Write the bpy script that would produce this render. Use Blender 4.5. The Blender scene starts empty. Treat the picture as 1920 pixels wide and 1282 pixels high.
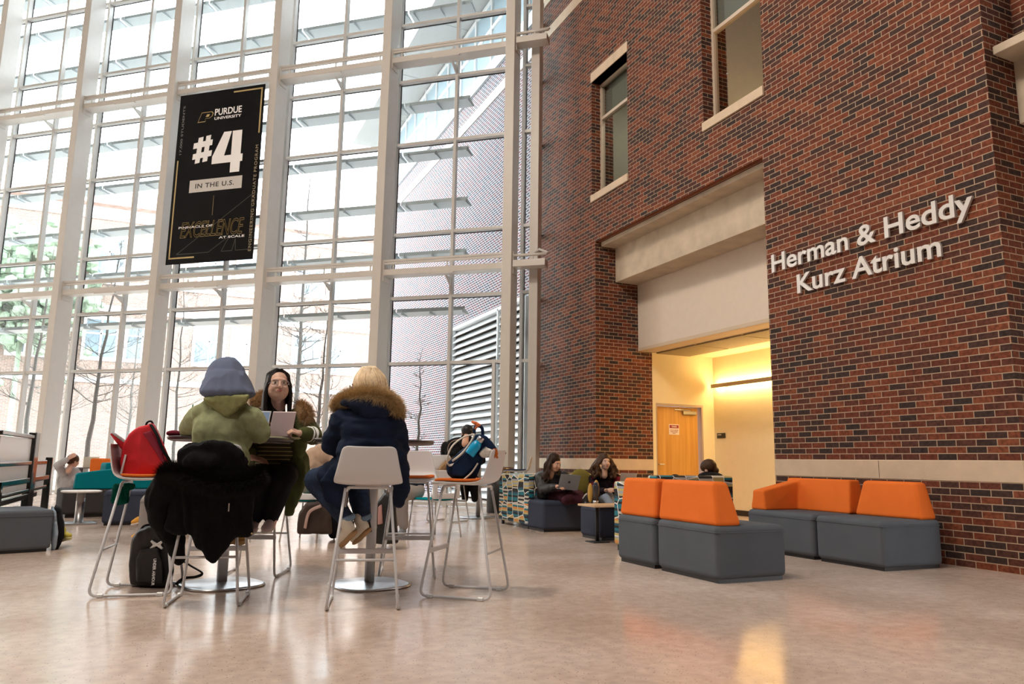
import bpy, bmesh, math, random
from mathutils import Vector, Matrix, Quaternion, noise
random.seed(7)
PI = math.pi
C = bpy.context.scene.collection
SC = bpy.context.scene

# ---------------------------------------------------------------- camera
F_PX, PITCH, ROLL, EYE, YAW = 1386.754, .1599, .0152, .941, .424
_F = Vector((math.sin(YAW)*math.cos(PITCH), math.cos(YAW)*math.cos(PITCH), math.sin(PITCH)))
_R = Vector((math.cos(YAW), -math.sin(YAW), 0)); _U = _R.cross(_F)
CR = _R*math.cos(ROLL) + _U*math.sin(ROLL); CU = -_R*math.sin(ROLL) + _U*math.cos(ROLL)
cam = bpy.data.objects.new('camera', bpy.data.cameras.new('camera')); C.objects.link(cam)
cam.data.sensor_width = 36; cam.data.lens = F_PX/1920*36; cam.data.clip_end = 300
cam.matrix_world = Matrix(((CR.x, CU.x, -_F.x, 0), (CR.y, CU.y, -_F.y, 0), (CR.z, CU.z, -_F.z, EYE), (0, 0, 0, 1)))
SC.camera = cam
def at(u, v, d):
    """world point seen at a spot of the 1920x1282 frame, d metres ahead of the camera"""
    return Vector((0, 0, EYE)) + (_F + CR*((u-960)/F_PX) - CU*((v-641)/F_PX))*d

# ---------------------------------------------------------------- world, lights, exposure
W = bpy.data.worlds.new('sky'); SC.world = W; W.use_nodes = True
bg = W.node_tree.nodes['Background']
bg.inputs[0].default_value = (.93, .97, 1, 1); bg.inputs[1].default_value = 11.0
SC.view_settings.view_transform = 'Standard'; SC.view_settings.look = 'None'
SC.view_settings.exposure = .0; SC.view_settings.gamma = 1
SC.view_settings.use_curve_mapping = False
SC.cycles.use_denoising = True
SC.cycles.max_bounces = 8; SC.cycles.transparent_max_bounces = 24
SC.cycles.sample_clamp_indirect = 6
SC.cycles.caustics_reflective = False; SC.cycles.caustics_refractive = False
def area(name, loc, target, size, power, col, sy=None):
    l = bpy.data.lights.new(name, 'AREA'); l.energy = power; l.color = col; l.size = size
    if sy: l.shape = 'RECTANGLE'; l.size_y = sy
    o = bpy.data.objects.new(name, l); C.objects.link(o); o.location = loc
    o.rotation_euler = (Vector(target)-Vector(loc)).to_track_quat('-Z', 'Y').to_euler(); return o
WARM = (1, .84, .68)
area('atrium_lamp', (-3.0, 5.0, 12.6), (3.2, 6.5, 0), 1.6, 820, WARM)
area('atrium_lamp', (-5.0, -1.0, 12.6), (4.0, 8, 1.5), 2.2, 450, (1, .93, .86))
area('ceiling_lamp', (-2.0, 1.0, 14.5), (3.0, 6.0, 0), 5, 230, (1, .95, .9))

# ---------------------------------------------------------------- materials
_m = {}
def mat(name, col, rough=.6, metal=0, var=0, vscale=8, bump=0, bscale=60, spec=.5, emit=None, trans=0, coat=0):
    if name in _m: return _m[name]
    m = bpy.data.materials.new(name); m.use_nodes = True; nt = m.node_tree; b = nt.nodes['Principled BSDF']
    c4 = (*col, 1)
    b.inputs['Base Color'].default_value = c4; b.inputs['Roughness'].default_value = rough; b.inputs['Metallic'].default_value = metal
    b.inputs['Specular IOR Level'].default_value = spec; b.inputs['Coat Weight'].default_value = coat
    if trans: b.inputs['Transmission Weight'].default_value = trans
    if emit: b.inputs['Emission Color'].default_value = (*emit[0], 1); b.inputs['Emission Strength'].default_value = emit[1]
    if rough > .75 and spec == .5: b.inputs['Specular IOR Level'].default_value = .12
    if var or bump:
        tc = nt.nodes.new('ShaderNodeTexCoord')
    if var:
        n = nt.nodes.new('ShaderNodeTexNoise'); n.inputs['Scale'].default_value = vscale; n.inputs['Detail'].default_value = 5
        nt.links.new(tc.outputs['Object'], n.inputs['Vector'])
        r = nt.nodes.new('ShaderNodeMapRange'); r.inputs[1].default_value = .3; r.inputs[2].default_value = .7
        r.inputs[3].default_value = 1-var; r.inputs[4].default_value = 1+var; nt.links.new(n.outputs['Fac'], r.inputs[0])
        mx = nt.nodes.new('ShaderNodeMix'); mx.data_type = 'RGBA'; mx.blend_type = 'MULTIPLY'; mx.inputs[0].default_value = 1
        mx.inputs[6].default_value = c4; nt.links.new(r.outputs[0], mx.inputs[7]); nt.links.new(mx.outputs[2], b.inputs['Base Color'])
    if bump:
        n2 = nt.nodes.new('ShaderNodeTexNoise'); n2.inputs['Scale'].default_value = bscale; n2.inputs['Detail'].default_value = 3
        nt.links.new(tc.outputs['Object'], n2.inputs['Vector'])
        bp = nt.nodes.new('ShaderNodeBump'); bp.inputs['Strength'].default_value = bump; bp.inputs['Distance'].default_value = .01
        nt.links.new(n2.outputs['Fac'], bp.inputs['Height']); nt.links.new(bp.outputs[0], b.inputs['Normal'])
    _m[name] = m; return m
def ramp(nt, stops, const=True):
    r = nt.nodes.new('ShaderNodeValToRGB'); r.color_ramp.interpolation = 'CONSTANT' if const else 'LINEAR'
    e = r.color_ramp.elements
    while len(e) < len(stops): e.new(.5)
    for k, (p, c) in enumerate(stops): e[k].position = p; e[k].color = (*c, 1)
    return r
def brick_mat(name, stops, mortar, bw=.2032, bh=.0677, mw=.0055, zoff=0):
    m = bpy.data.materials.new(name); m.use_nodes = True; nt = m.node_tree; N = nt.nodes; L = nt.links; b = N['Principled BSDF']
    g = N.new('ShaderNodeNewGeometry'); sp = N.new('ShaderNodeSeparateXYZ'); L.new(g.outputs['Position'], sp.inputs[0])
    sn = N.new('ShaderNodeSeparateXYZ'); L.new(g.outputs['True Normal'], sn.inputs[0])
    ab = N.new('ShaderNodeMath'); ab.operation = 'ABSOLUTE'; L.new(sn.outputs['X'], ab.inputs[0])
    gt = N.new('ShaderNodeMath'); gt.operation = 'GREATER_THAN'; gt.inputs[1].default_value = .5; L.new(ab.outputs[0], gt.inputs[0])
    mx = N.new('ShaderNodeMix'); L.new(gt.outputs[0], mx.inputs[0]); L.new(sp.outputs['X'], mx.inputs[2]); L.new(sp.outputs['Y'], mx.inputs[3])
    cb = N.new('ShaderNodeCombineXYZ'); L.new(mx.outputs[0], cb.inputs[0]); L.new(sp.outputs['Z'], cb.inputs[1])
    ad = N.new('ShaderNodeVectorMath'); ad.operation = 'ADD'; ad.inputs[1].default_value = (30.0+.05, 10*bh*10+zoff, 0); L.new(cb.outputs[0], ad.inputs[0])
    t = N.new('ShaderNodeTexBrick'); t.offset = .5; L.new(ad.outputs[0], t.inputs['Vector'])
    t.inputs['Scale'].default_value = 1; t.inputs['Brick Width'].default_value = bw; t.inputs['Row Height'].default_value = bh
    t.inputs['Mortar Size'].default_value = mw; t.inputs['Mortar Smooth'].default_value = .15; t.inputs['Bias'].default_value = 0
    t.inputs['Color1'].default_value = (0, 0, 0, 1); t.inputs['Color2'].default_value = (1, 1, 1, 1); t.inputs['Mortar'].default_value = (.5, .5, .5, 1)
    r = ramp(nt, stops, False); L.new(t.outputs['Color'], r.inputs[0])
    n = N.new('ShaderNodeTexNoise'); n.inputs['Scale'].default_value = 28; n.inputs['Detail'].default_value = 6; L.new(g.outputs['Position'], n.inputs['Vector'])
    mr = N.new('ShaderNodeMapRange'); mr.inputs[1].default_value = .3; mr.inputs[2].default_value = .7; mr.inputs[3].default_value = .6; mr.inputs[4].default_value = 1.35; L.new(n.outputs['Fac'], mr.inputs[0])
    m1 = N.new('ShaderNodeMix'); m1.data_type = 'RGBA'; m1.blend_type = 'MULTIPLY'; m1.inputs[0].default_value = 1; L.new(r.outputs[0], m1.inputs[6]); L.new(mr.outputs[0], m1.inputs[7])
    m2 = N.new('ShaderNodeMix'); m2.data_type = 'RGBA'; L.new(t.outputs['Fac'], m2.inputs[0]); L.new(m1.outputs[2], m2.inputs[6]); m2.inputs[7].default_value = (*mortar, 1)
    L.new(m2.outputs[2], b.inputs['Base Color']); b.inputs['Roughness'].default_value = .85; b.inputs['Specular IOR Level'].default_value = .25
    bp = N.new('ShaderNodeBump'); bp.invert = True; bp.inputs['Strength'].default_value = .5; bp.inputs['Distance'].default_value = .008
    L.new(t.outputs['Fac'], bp.inputs['Height']); L.new(bp.outputs[0], b.inputs['Normal'])
    return m
BRICK = brick_mat('red brown brick', [(0, (.036, .024, .022)), (.2, (.052, .028, .023)), (.4, (.092, .032, .022)), (.65, (.130, .035, .019)), (.85, (.165, .044, .021)), (1, (.20, .062, .029))], (.40, .295, .205), mw=.005)
BRICK_OUT = brick_mat('outdoor brick', [(0, (.035, .04, .065)), (.4, (.10, .065, .075)), (.7, (.17, .04, .04)), (1, (.2, .06, .055))], (.56, .58, .63), bw=.17, mw=.014)  # joints paled and widened to put the outdoor overexposure into the colour
BRICK_FAR = brick_mat('far building brick', [(0, (.22, .15, .125)), (.5, (.27, .175, .14)), (1, (.32, .205, .165))], (.38, .34, .30), bw=.30, bh=.10, mw=.012)
STONE = mat('limestone', (.60, .47, .335), .75, var=.07, vscale=6, bump=.15, bscale=90)
CONC = mat('cast concrete', (.56, .475, .365), .8, var=.12, vscale=4, bump=.2, bscale=30)
PLASTER = mat('off white plaster', (.72, .63, .53), .8, var=.02)
CREAM = mat('cream wall paint', (.80, .69, .44), .55, var=.02)
STEEL = mat('beige painted steel', (.62, .595, .555), .38, var=.02)
ALU = mat('grey painted aluminium', (.59, .58, .555), .35)
GASKET = mat('black glazing gasket', (.02, .02, .025), .5)
FIN = mat('blue grey louvre metal', (.60, .66, .68), .45)
WHITE = mat('white paint', (.85, .85, .84), .5)
CEILM = mat('ceiling paint', (.55, .53, .5), .9)
CHROME = mat('brushed metal', (.55, .56, .58), .3, metal=1)
SILVER = mat('silver grey powder coat', (.55, .56, .58), .3)
BLACK = mat('black plastic', (.012, .012, .014), .45)
def glass_mat(name, tint, base=.05):
    m = bpy.data.materials.new(name); m.use_nodes = True; nt = m.node_tree; N = nt.nodes; L = nt.links
    N.remove(N['Principled BSDF']); out = N['Material Output']
    tr = N.new('ShaderNodeBsdfTransparent'); tr.inputs[0].default_value = (*tint, 1)
    gl = N.new('ShaderNodeBsdfGlossy'); gl.inputs['Roughness'].default_value = .0
    lw = N.new('ShaderNodeLayerWeight'); pw = N.new('ShaderNodeMath'); pw.operation = 'POWER'; pw.inputs[1].default_value = 5; L.new(lw.outputs['Facing'], pw.inputs[0])
    ma = N.new('ShaderNodeMath'); ma.operation = 'MULTIPLY_ADD'; ma.inputs[1].default_value = 1-base; ma.inputs[2].default_value = base; L.new(pw.outputs[0], ma.inputs[0])
    mx = N.new('ShaderNodeMixShader'); L.new(ma.outputs[0], mx.inputs[0]); L.new(tr.outputs[0], mx.inputs[1]); L.new(gl.outputs[0], mx.inputs[2]); L.new(mx.outputs[0], out.inputs[0])
    return m
GLASS = glass_mat('clear glazing', (.93, .96, .97))
GLASSD = glass_mat('tinted window glass', (.80, .81, .78), .07)
def floor_mat():
    m = bpy.data.materials.new('polished terrazzo'); m.use_nodes = True; nt = m.node_tree; N = nt.nodes; L = nt.links; b = N['Principled BSDF']
    tc = N.new('ShaderNodeTexCoord')
    n1 = N.new('ShaderNodeTexNoise'); n1.inputs['Scale'].default_value = .9; n1.inputs['Detail'].default_value = 8; n1.inputs['Roughness'].default_value = .62; n1.inputs['Distortion'].default_value = .4; L.new(tc.outputs['Object'], n1.inputs['Vector'])
    r1 = ramp(nt, [(.3, (.53, .415, .345)), (.5, (.61, .49, .415)), (.7, (.68, .57, .50))], False); L.new(n1.outputs['Fac'], r1.inputs[0])
    n3 = N.new('ShaderNodeTexNoise'); n3.inputs['Scale'].default_value = 14; n3.inputs['Detail'].default_value = 4; L.new(tc.outputs['Object'], n3.inputs['Vector'])
    mr = N.new('ShaderNodeMapRange'); mr.inputs[1].default_value = .3; mr.inputs[2].default_value = .7; mr.inputs[3].default_value = .88; mr.inputs[4].default_value = 1.1; L.new(n3.outputs['Fac'], mr.inputs[0])
    mm = N.new('ShaderNodeMix'); mm.data_type = 'RGBA'; mm.blend_type = 'MULTIPLY'; mm.inputs[0].default_value = 1; L.new(r1.outputs[0], mm.inputs[6]); L.new(mr.outputs[0], mm.inputs[7])
    vo = N.new('ShaderNodeTexVoronoi'); vo.inputs['Scale'].default_value = 75; L.new(tc.outputs['Object'], vo.inputs['Vector'])
    sc = N.new('ShaderNodeSeparateColor'); L.new(vo.outputs['Color'], sc.inputs[0])
    g1 = N.new('ShaderNodeMath'); g1.operation = 'GREATER_THAN'; g1.inputs[1].default_value = .86; L.new(sc.outputs[0], g1.inputs[0])
    l1 = N.new('ShaderNodeMath'); l1.operation = 'LESS_THAN'; l1.inputs[1].default_value = .28; L.new(vo.outputs['Distance'], l1.inputs[0])
    an = N.new('ShaderNodeMath'); an.operation = 'MULTIPLY'; L.new(g1.outputs[0], an.inputs[0]); L.new(l1.outputs[0], an.inputs[1])
    an2 = N.new('ShaderNodeMath'); an2.operation = 'MULTIPLY'; an2.inputs[1].default_value = .65; L.new(an.outputs[0], an2.inputs[0])
    m2 = N.new('ShaderNodeMix'); m2.data_type = 'RGBA'; L.new(an2.outputs[0], m2.inputs[0]); L.new(mm.outputs[2], m2.inputs[6]); m2.inputs[7].default_value = (.12, .085, .065, 1)
    L.new(m2.outputs[2], b.inputs['Base Color'])
    mr2 = N.new('ShaderNodeMapRange'); mr2.inputs[1].default_value = .3; mr2.inputs[2].default_value = .7; mr2.inputs[3].default_value = .10; mr2.inputs[4].default_value = .24; L.new(n1.outputs['Fac'], mr2.inputs[0]); L.new(mr2.outputs[0], b.inputs['Roughness'])
    b.inputs['Specular IOR Level'].default_value = .5
    bp = N.new('ShaderNodeBump'); bp.inputs['Strength'].default_value = .06; bp.inputs['Distance'].default_value = .01; L.new(n3.outputs['Fac'], bp.inputs['Height']); L.new(bp.outputs[0], b.inputs['Normal'])
    return m
FLOOR = floor_mat()

# ---------------------------------------------------------------- mesh helpers
def box(bm, x0, x1, y0, y1, z0, z1, M=None):
    v = [bm.verts.new((M @ Vector(p)) if M else p) for p in ((x0,y0,z0),(x1,y0,z0),(x1,y1,z0),(x0,y1,z0),(x0,y0,z1),(x1,y0,z1),(x1,y1,z1),(x0,y1,z1))]
    for f in ((3,2,1,0),(4,5,6,7),(0,1,5,4),(1,2,6,5),(2,3,7,6),(3,0,4,7)): bm.faces.new([v[i] for i in f])
def hexa(bm, p):
    v = [bm.verts.new(q) for q in p]
    for f in ((3,2,1,0),(4,5,6,7),(0,1,5,4),(1,2,6,5),(2,3,7,6),(3,0,4,7)): bm.faces.new([v[i] for i in f])
def smooth_path(pts, n=6):
    P = [Vector(p) for p in pts]; out = []
    for i in range(len(P)-1):
        p0 = P[max(i-1, 0)]; p1 = P[i]; p2 = P[i+1]; p3 = P[min(i+2, len(P)-1)]
        for k in range(n):
            t = k/n; out.append(.5*((2*p1)+(p2-p0)*t+(2*p0-5*p1+4*p2-p3)*t*t+(3*p1-p0-3*p2+p3)*t**3))
    out.append(P[-1]); return out
def round_path(pts, r, n=5):
    """polyline with its corners rounded by radius r"""
    P = [Vector(p) for p in pts]; out = [P[0]]
    for i in range(1, len(P)-1):
        a = (P[i-1]-P[i]); c = (P[i+1]-P[i]); d = min(r, a.length*.45, c.length*.45)
        s = P[i]+a.normalized()*d; e = P[i]+c.normalized()*d
        for k in range(n+1):
            t = k/n; out.append(s*(1-t)**2+P[i]*2*t*(1-t)+e*t*t)
    out.append(P[-1]); return out
def tube(bm, pts, r, n=8, cap=True, flat=1):
    P = [Vector(p) for p in pts]; R = r if hasattr(r, '__len__') else [r]*len(P)
    t = (P[1]-P[0]).normalized(); a = t.orthogonal().normalized(); rings = []
    if abs(t.z) < .95: a = Vector((0, 0, 1)); a = (a-t*a.dot(t)).normalized()
    for i, p in enumerate(P):
        if 0 < i < len(P)-1: t = ((P[i+1]-P[i]).normalized()+(P[i]-P[i-1]).normalized())
        elif i == len(P)-1: t = P[i]-P[i-1]
        if t.length < 1e-9: t = Vector((0, 0, 1))
        t.normalize(); a = a-t*a.dot(t)
        if a.length < 1e-6: a = t.orthogonal()
        a.normalize(); b = t.cross(a)
        rings.append([bm.verts.new(p+(a*math.cos(2*PI*k/n)*flat+b*math.sin(2*PI*k/n))*R[i]) for k in range(n)])
    for i in range(len(rings)-1):
        for k in range(n): bm.faces.new((rings[i][k], rings[i][(k+1) % n], rings[i+1][(k+1) % n], rings[i+1][k]))
    if cap: bm.faces.new(rings[0][::-1]); bm.faces.new(rings[-1])
def lathe(bm, prof, n=32, M=None, sq=None):
    rings = []
    for r, z in prof:
        ring = []
        for k in range(n):
            a = 2*PI*k/n; x, y = math.cos(a), math.sin(a)
            if sq: q = (abs(x)**sq+abs(y)**sq)**(-1/sq); x *= q; y *= q
            p = Vector((x*r, y*r, z)); ring.append(bm.verts.new(M @ p if M else p))
        rings.append(ring)
    for i in range(len(rings)-1):
        for k in range(n): bm.faces.new((rings[i][k], rings[i][(k+1) % n], rings[i+1][(k+1) % n], rings[i+1][k]))
    bm.faces.new(rings[0][::-1]); bm.faces.new(rings[-1])
def ell(bm, c, r, M=None, seg=16):
    T = Matrix.Translation(c) @ (M.to_4x4() if M else Matrix()) @ Matrix.Diagonal((*r, 1))
    bmesh.ops.create_uvsphere(bm, u_segments=seg, v_segments=seg//2, radius=1, matrix=T)
def chain(bm, pts, rad, seg=12):
    """tapered limb with round joints"""
    P = [Vector(p) for p in pts]
    for i, p in enumerate(P): ell(bm, p, (rad[i],)*3, None, seg)
    for i in range(len(P)-1):
        d = P[i+1]-P[i]
        if d.length < 1e-5: continue
        tube(bm, [P[i], P[i+1]], [rad[i], rad[i+1]], seg)
def obj(name, bm, m, parent=None, smooth=False, bevel=0, bseg=2, world=False, sub=0):
    """world=True: the shape was laid out in world space, move it into its parent's space"""
    bmesh.ops.recalc_face_normals(bm, faces=bm.faces)
    me = bpy.data.meshes.new(name); bm.to_mesh(me); bm.free()
    o = bpy.data.objects.new(name, me); C.objects.link(o); me.materials.append(m)
    if parent:
        o.parent = parent
        if world: me.transform(wmat(parent).inverted())
    if bevel:
        b = o.modifiers.new('bevel', 'BEVEL'); b.width = bevel; b.segments = bseg; b.limit_method = 'ANGLE'; b.angle_limit = .6
        if bseg > 1: smooth = True
    if sub: s = o.modifiers.new('sub', 'SUBSURF'); s.levels = s.render_levels = sub
    if smooth:
        me.shade_smooth()
        if bevel:
            w = o.modifiers.new('wn', 'WEIGHTED_NORMAL'); w.keep_sharp = True
    return o
def wmat(o):
    M = Matrix.LocRotScale(o.location, o.rotation_euler, o.scale)
    return wmat(o.parent) @ M if o.parent else M
def thing(name, label, cat, loc=(0, 0, 0), rz=0, group=None):
    o = bpy.data.objects.new(name, None); C.objects.link(o); o.empty_display_size = .1
    o.location = loc; o.rotation_euler = (0, 0, rz); o['label'] = label; o['category'] = cat
    if group: o['group'] = group
    return o
def tag(o, label, cat, group=None):
    o['label'] = label; o['category'] = cat
    if group: o['group'] = group
    return o
def struct(name, bm, m, label, cat='building', parent=None, **k):
    o = obj(name, bm, m, parent, **k)
    if not parent: o['kind'] = 'structure'; o['label'] = label; o['category'] = cat
    return o
def stand(name, label, cat, loc=(0, 0, 0), rz=0):
    o = thing(name, label, cat, loc, rz); o['kind'] = 'structure'; return o
def dup(root, loc=None, rz=None, label=None):
    r = root.copy(); C.objects.link(r)
    if loc is not None: r.location = loc
    if rz is not None: r.rotation_euler = (0, 0, rz)
    if label: r['label'] = label
    for ch in list(root.children):
        c = ch.copy(); C.objects.link(c); c.parent = r
        for gch in list(ch.children):
            d = gch.copy(); C.objects.link(d); d.parent = c
    return r
_T = bpy.data.scenes.new('tmp')                                        # scratch scene for shaping meshes, removed at the end
def baked(o):
    _T.collection.objects.link(o)
    with bpy.context.temp_override(scene=_T, view_layer=_T.view_layers[0]): dg = bpy.context.evaluated_depsgraph_get(); dg.update()
    m2 = bpy.data.meshes.new_from_object(o.evaluated_get(dg)); bpy.data.objects.remove(o); return m2
def nb(): return bmesh.new()
def bx(*a, M=None):
    b = bmesh.new(); box(b, *a, M=M); return b
def tb(pts, r, n=8, **k):
    b = bmesh.new(); tube(b, pts, r, n, **k); return b
def fuse(bm, voxel=.01, smooth=5, fold=0, fscale=9, fdir=(1, 1, 1), inflate=0):
    """join overlapping solids of bm into one continuous skin, relax it and give it soft folds"""
    me = bpy.data.meshes.new('tmp'); bm.to_mesh(me); bm.free()
    o = bpy.data.objects.new('tmp', me)
    r = o.modifiers.new('r', 'REMESH'); r.mode = 'VOXEL'; r.voxel_size = voxel
    if smooth: s = o.modifiers.new('s', 'SMOOTH'); s.iterations = smooth; s.factor = .5
    m2 = baked(o); bpy.data.meshes.remove(me)
    b = bmesh.new(); b.from_mesh(m2); bpy.data.meshes.remove(m2)
    if fold or inflate:
        b.normal_update(); D = Vector(fdir)
        for v in b.verts:
            q = Vector((v.co.x*D.x, v.co.y*D.y, v.co.z*D.z))*fscale
            n = noise.noise(q+Vector((3.1, 7.7, 1.3)))+.5*noise.noise(q*2.1)
            n = 1-2*abs(n) if fold > 0 else n
            v.co += v.normal*(n*abs(fold)+inflate)
    return b
def text_bm(s, w=None, h=None, depth=.002, bold=0, shear=0, outline=0, space=1):
    """lettering as a mesh: left-bottom at the origin in the x-y plane, stretched to w by h"""
    cu = bpy.data.curves.new('t', 'FONT'); cu.body = s; cu.size = 1; cu.offset = bold; cu.shear = shear; cu.space_character = space
    cu.resolution_u = 4
    if outline: cu.fill_mode = 'NONE'; cu.bevel_depth = outline; cu.bevel_resolution = 0
    me = baked(bpy.data.objects.new('t', cu)); bpy.data.curves.remove(cu)
    b = bmesh.new(); b.from_mesh(me); bpy.data.meshes.remove(me)
    xs = [v.co.x for v in b.verts]; ys = [v.co.y for v in b.verts]
    x0, x1, y0, y1 = min(xs), max(xs), min(ys), max(ys)
    sx = w/(x1-x0) if w else None; sy = h/(y1-y0) if h else None
    sx = sx or sy; sy = sy or sx
    for v in b.verts: v.co = Vector(((v.co.x-x0)*sx, (v.co.y-y0)*sy, v.co.z*(sy if outline else 1)))
    if not outline and depth:
        g = bmesh.ops.extrude_face_region(b, geom=list(b.faces))
        for e in g['geom']:
            if isinstance(e, bmesh.types.BMVert): e.co.z += depth
    return b
# ================================================================ the setting
XB = 7.043                                                           # face of the brick wall
b = nb(); box(b, -16, 12, -9, 28, -.2, 0); struct('floor', b, FLOOR, 'polished pinkish terrazzo floor of the atrium', 'floor')
b = nb(); box(b, -60, 60, 28, 90, -.25, -.05); box(b, -60, -16, -20, 28, -.25, -.05); struct('ground_outside', b, mat('winter ground', (.46, .45, .42), .95, var=.2, vscale=.6), 'pale winter ground outside the glass wall', 'ground')
# --- brick wall on the right
b = nb()
box(b, XB, XB+1.26, 11.807, 14.2, 0, 5.11)                           # pier beside the glass wall
box(b, XB, XB+1.26, 4.278, 7.352, 0, 5.11)                           # pier that carries the lettering
W1 = (10.655, 11.93, 6.066, 8.43); W2 = (7.28, 8.56, 6.12, 8.6)
ys = [4.278, W2[0], W2[1], W1[0], W1[1], 14.2]
box(b, XB, XB+.5, ys[0], ys[1], 5.11, 16); box(b, XB, XB+.5, ys[2], ys[3], 5.11, 16); box(b, XB, XB+.5, ys[4], ys[5], 5.11, 16)
for w in (W1, W2): box(b, XB, XB+.5, w[0], w[1], 5.11, w[2]); box(b, XB, XB+.5, w[0], w[1], w[3], 16)
box(b, XB+1.1, XB+1.5, -9, 4.278, 5.3, 16); box(b, XB+.5, XB+1.1, 3.9, 4.278, 5.11, 16)
box(b, XB, XB+1.26, -9, -.2, 0, 16)
struct('wall_right', b, BRICK, 'dark red brick wall with piers and openings on the right', 'wall')
# limestone courses
def trim(n, bmx, label, m=STONE, **k): return struct('trim_%d' % n, bmx, m, label, 'trim', bevel=.006, bseg=1, **k)
b = nb(); box(b, XB-.006, XB+1.262, 4.272, 7.358, .8126, 1.0158); trim(1, b, 'limestone band low on the brick pier with the lettering')
b = nb(); box(b, XB-.006, XB+1.262, 11.801, 14.18, .8126, 1.0158); trim(2, b, 'limestone band low on the brick pier by the glass wall')
b = nb(); box(b, XB-.012, XB+.1, 4.27, 14.18, 10.46, 10.71); trim(3, b, 'limestone band running high across the brick wall')
b = nb(); box(b, XB-.02, XB+.1, 4.27, 14.18, 11.32, 11.6); trim(4, b, 'topmost limestone band high on the brick wall')
b = nb(); box(b, XB-.008, XB-.004, 5.8, 5.806, .82, 1.01); trim(9, b, 'thin joint in the limestone band under the lettering', GASKET)
# windows in the brick wall
TAN = mat('tan room plaster', (.40, .22, .09), .8, var=.12, vscale=1.5); GREYROOM = mat('grey green room plaster', (.34, .33, .27), .8, var=.05)
for n, w, lint, roomm in ((1, W1, True, GREYROOM), (2, W2, False, TAN)):
    y0, y1, z0, z1 = w
    r = stand('window_%d' % n, ('small' if n == 1 else 'larger') + ' window set in the upper brick wall, ' + ('nearest the glass wall' if n == 1 else 'above the opening beside the pier'), 'window')
    b = nb(); xf = XB+.2; f = .05
    box(b, xf, xf+.08, y0, y0+f, z0, z1); box(b, xf, xf+.08, y1-f, y1, z0, z1); box(b, xf, xf+.08, y0+f, y1-f, z0, z0+f); box(b, xf, xf+.08, y0+f, y1-f, z1-f, z1); box(b, xf, xf+.08, y0+f, y1-f, 7.66, 7.72)
    obj('window_frame', b, mat('sand window frame', (.58, .49, .39), .4), r)
    obj('glass', bx(xf+.04, xf+.045, y0+f, y1-f, z0+f, z1-f), GLASSD, r)
    obj('pane_reflection', bx(xf+.12, xf+.125, y0+.02, y1-.02, 7.69, z1), mat('grey pane reflection', (.36, .39, .38), .8), r)  # grey sheet added for the reflective tone of the upper panes
    obj('sill', bx(XB-.03, XB+.21, y0-.01, y1+.01, z0-.14, z0), STONE, r, bevel=.006)
    if lint: obj('lintel', bx(XB-.015, XB+.21, y0-.02, y1+.02, z1, z1+.2), STONE, r, bevel=.006)
    b = nb(); box(b, xf+2.2, xf+2.25, y0-1.2, y1+1.2, z0-.6, z1+1); box(b, xf+.32, xf+2.2, y0-1.2, y0-1.15, z0-.6, z1+1); box(b, xf+.32, xf+2.2, y1+1.15, y1+1.2, z0-.6, z1+1)
    box(b, xf+.32, xf+2.2, y0-1.2, y1+1.2, z1+.9, z1+1); box(b, xf+.32, xf+2.2, y0-1.2, y1+1.2, z0-.65, z0-.6)
    struct('wall_behind_window_%d' % n, b, roomm, 'plain room wall seen dimly through the ' + ('small' if n == 1 else 'larger') + ' upper window', 'wall')
area('room_lamp', (XB+1.2, 7.9, 5.75), (XB+2.4, 7.9, 6.6), .4, 110, (1, .72, .38))
area('room_lamp', (XB+1.2, 11.3, 8.9), (XB+2.2, 11.3, 6.5), .5, 70, (1, .95, .85))
# --- the opening with its concrete beam
def opening(y0, y1, n, where):
    b = nb(); box(b, 7.49, 7.995, y0, y1, 4.362, 5.12); box(b, 7.17, 7.5, y0, y1, 5.03, 5.12)
    struct('concrete_beam_%d' % n, b, CONC, 'board-marked concrete beam spanning ' + where, 'beam', bevel=.008)
    b = nb(); box(b, 7.995, 8.06, y0, y1, 3.12, 4.38); struct('wall_panel_%d' % n, b, PLASTER, 'plain off-white panel under the concrete beam of ' + where, 'wall')
    b = nb(); box(b, 7.985, 8.35, y0, y1, 3.06, 3.125); struct('trim_%d' % (9+n), b, mat('tan soffit paint', (.62, .50, .36), .6), 'tan soffit strip under the white panel of ' + where, 'trim', bevel=.004)
opening(7.352, 11.807, 1, 'the door alcove'); opening(-.2, 4.278, 2, 'the next opening at the right edge')
XA = 9.773
b = nb(); box(b, 8.303, 8.375, 11.80, 12.1, 0, 3.1); box(b, 9.50, XA+.2, 11.807, 12.1, 0, 3.1); box(b, 8.375, 9.50, 11.807, 12.1, 2.09, 3.1); struct('wall_alcove_end', b, CREAM, 'cream end wall of the alcove around the wooden door', 'wall')
b = nb(); box(b, XA, XA+.2, -.2, 12.1, 0, 3.1); struct('wall_alcove_back', b, CREAM, 'cream back wall of the alcove with the linear lamp', 'wall')
b = nb(); box(b, XA-.012, XA, -.2, 11.8, 0, .1); box(b, 9.6, XA, 11.795, 11.807, 0, .1); struct('baseboard_alcove', b, BLACK, 'black baseboard along the cream alcove wall', 'baseboard')
b = nb(); box(b, 8.35, XA, -.2, 11.9, 3.06, 3.2); struct('ceiling_alcove', b, mat('alcove ceiling', (.72, .60, .38), .7), 'low cream ceiling of the alcove', 'ceiling')
GR = mat('slatted ceiling grille', (.30, .24, .14), .6, var=.15, vscale=30)
y = 11.76
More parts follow.
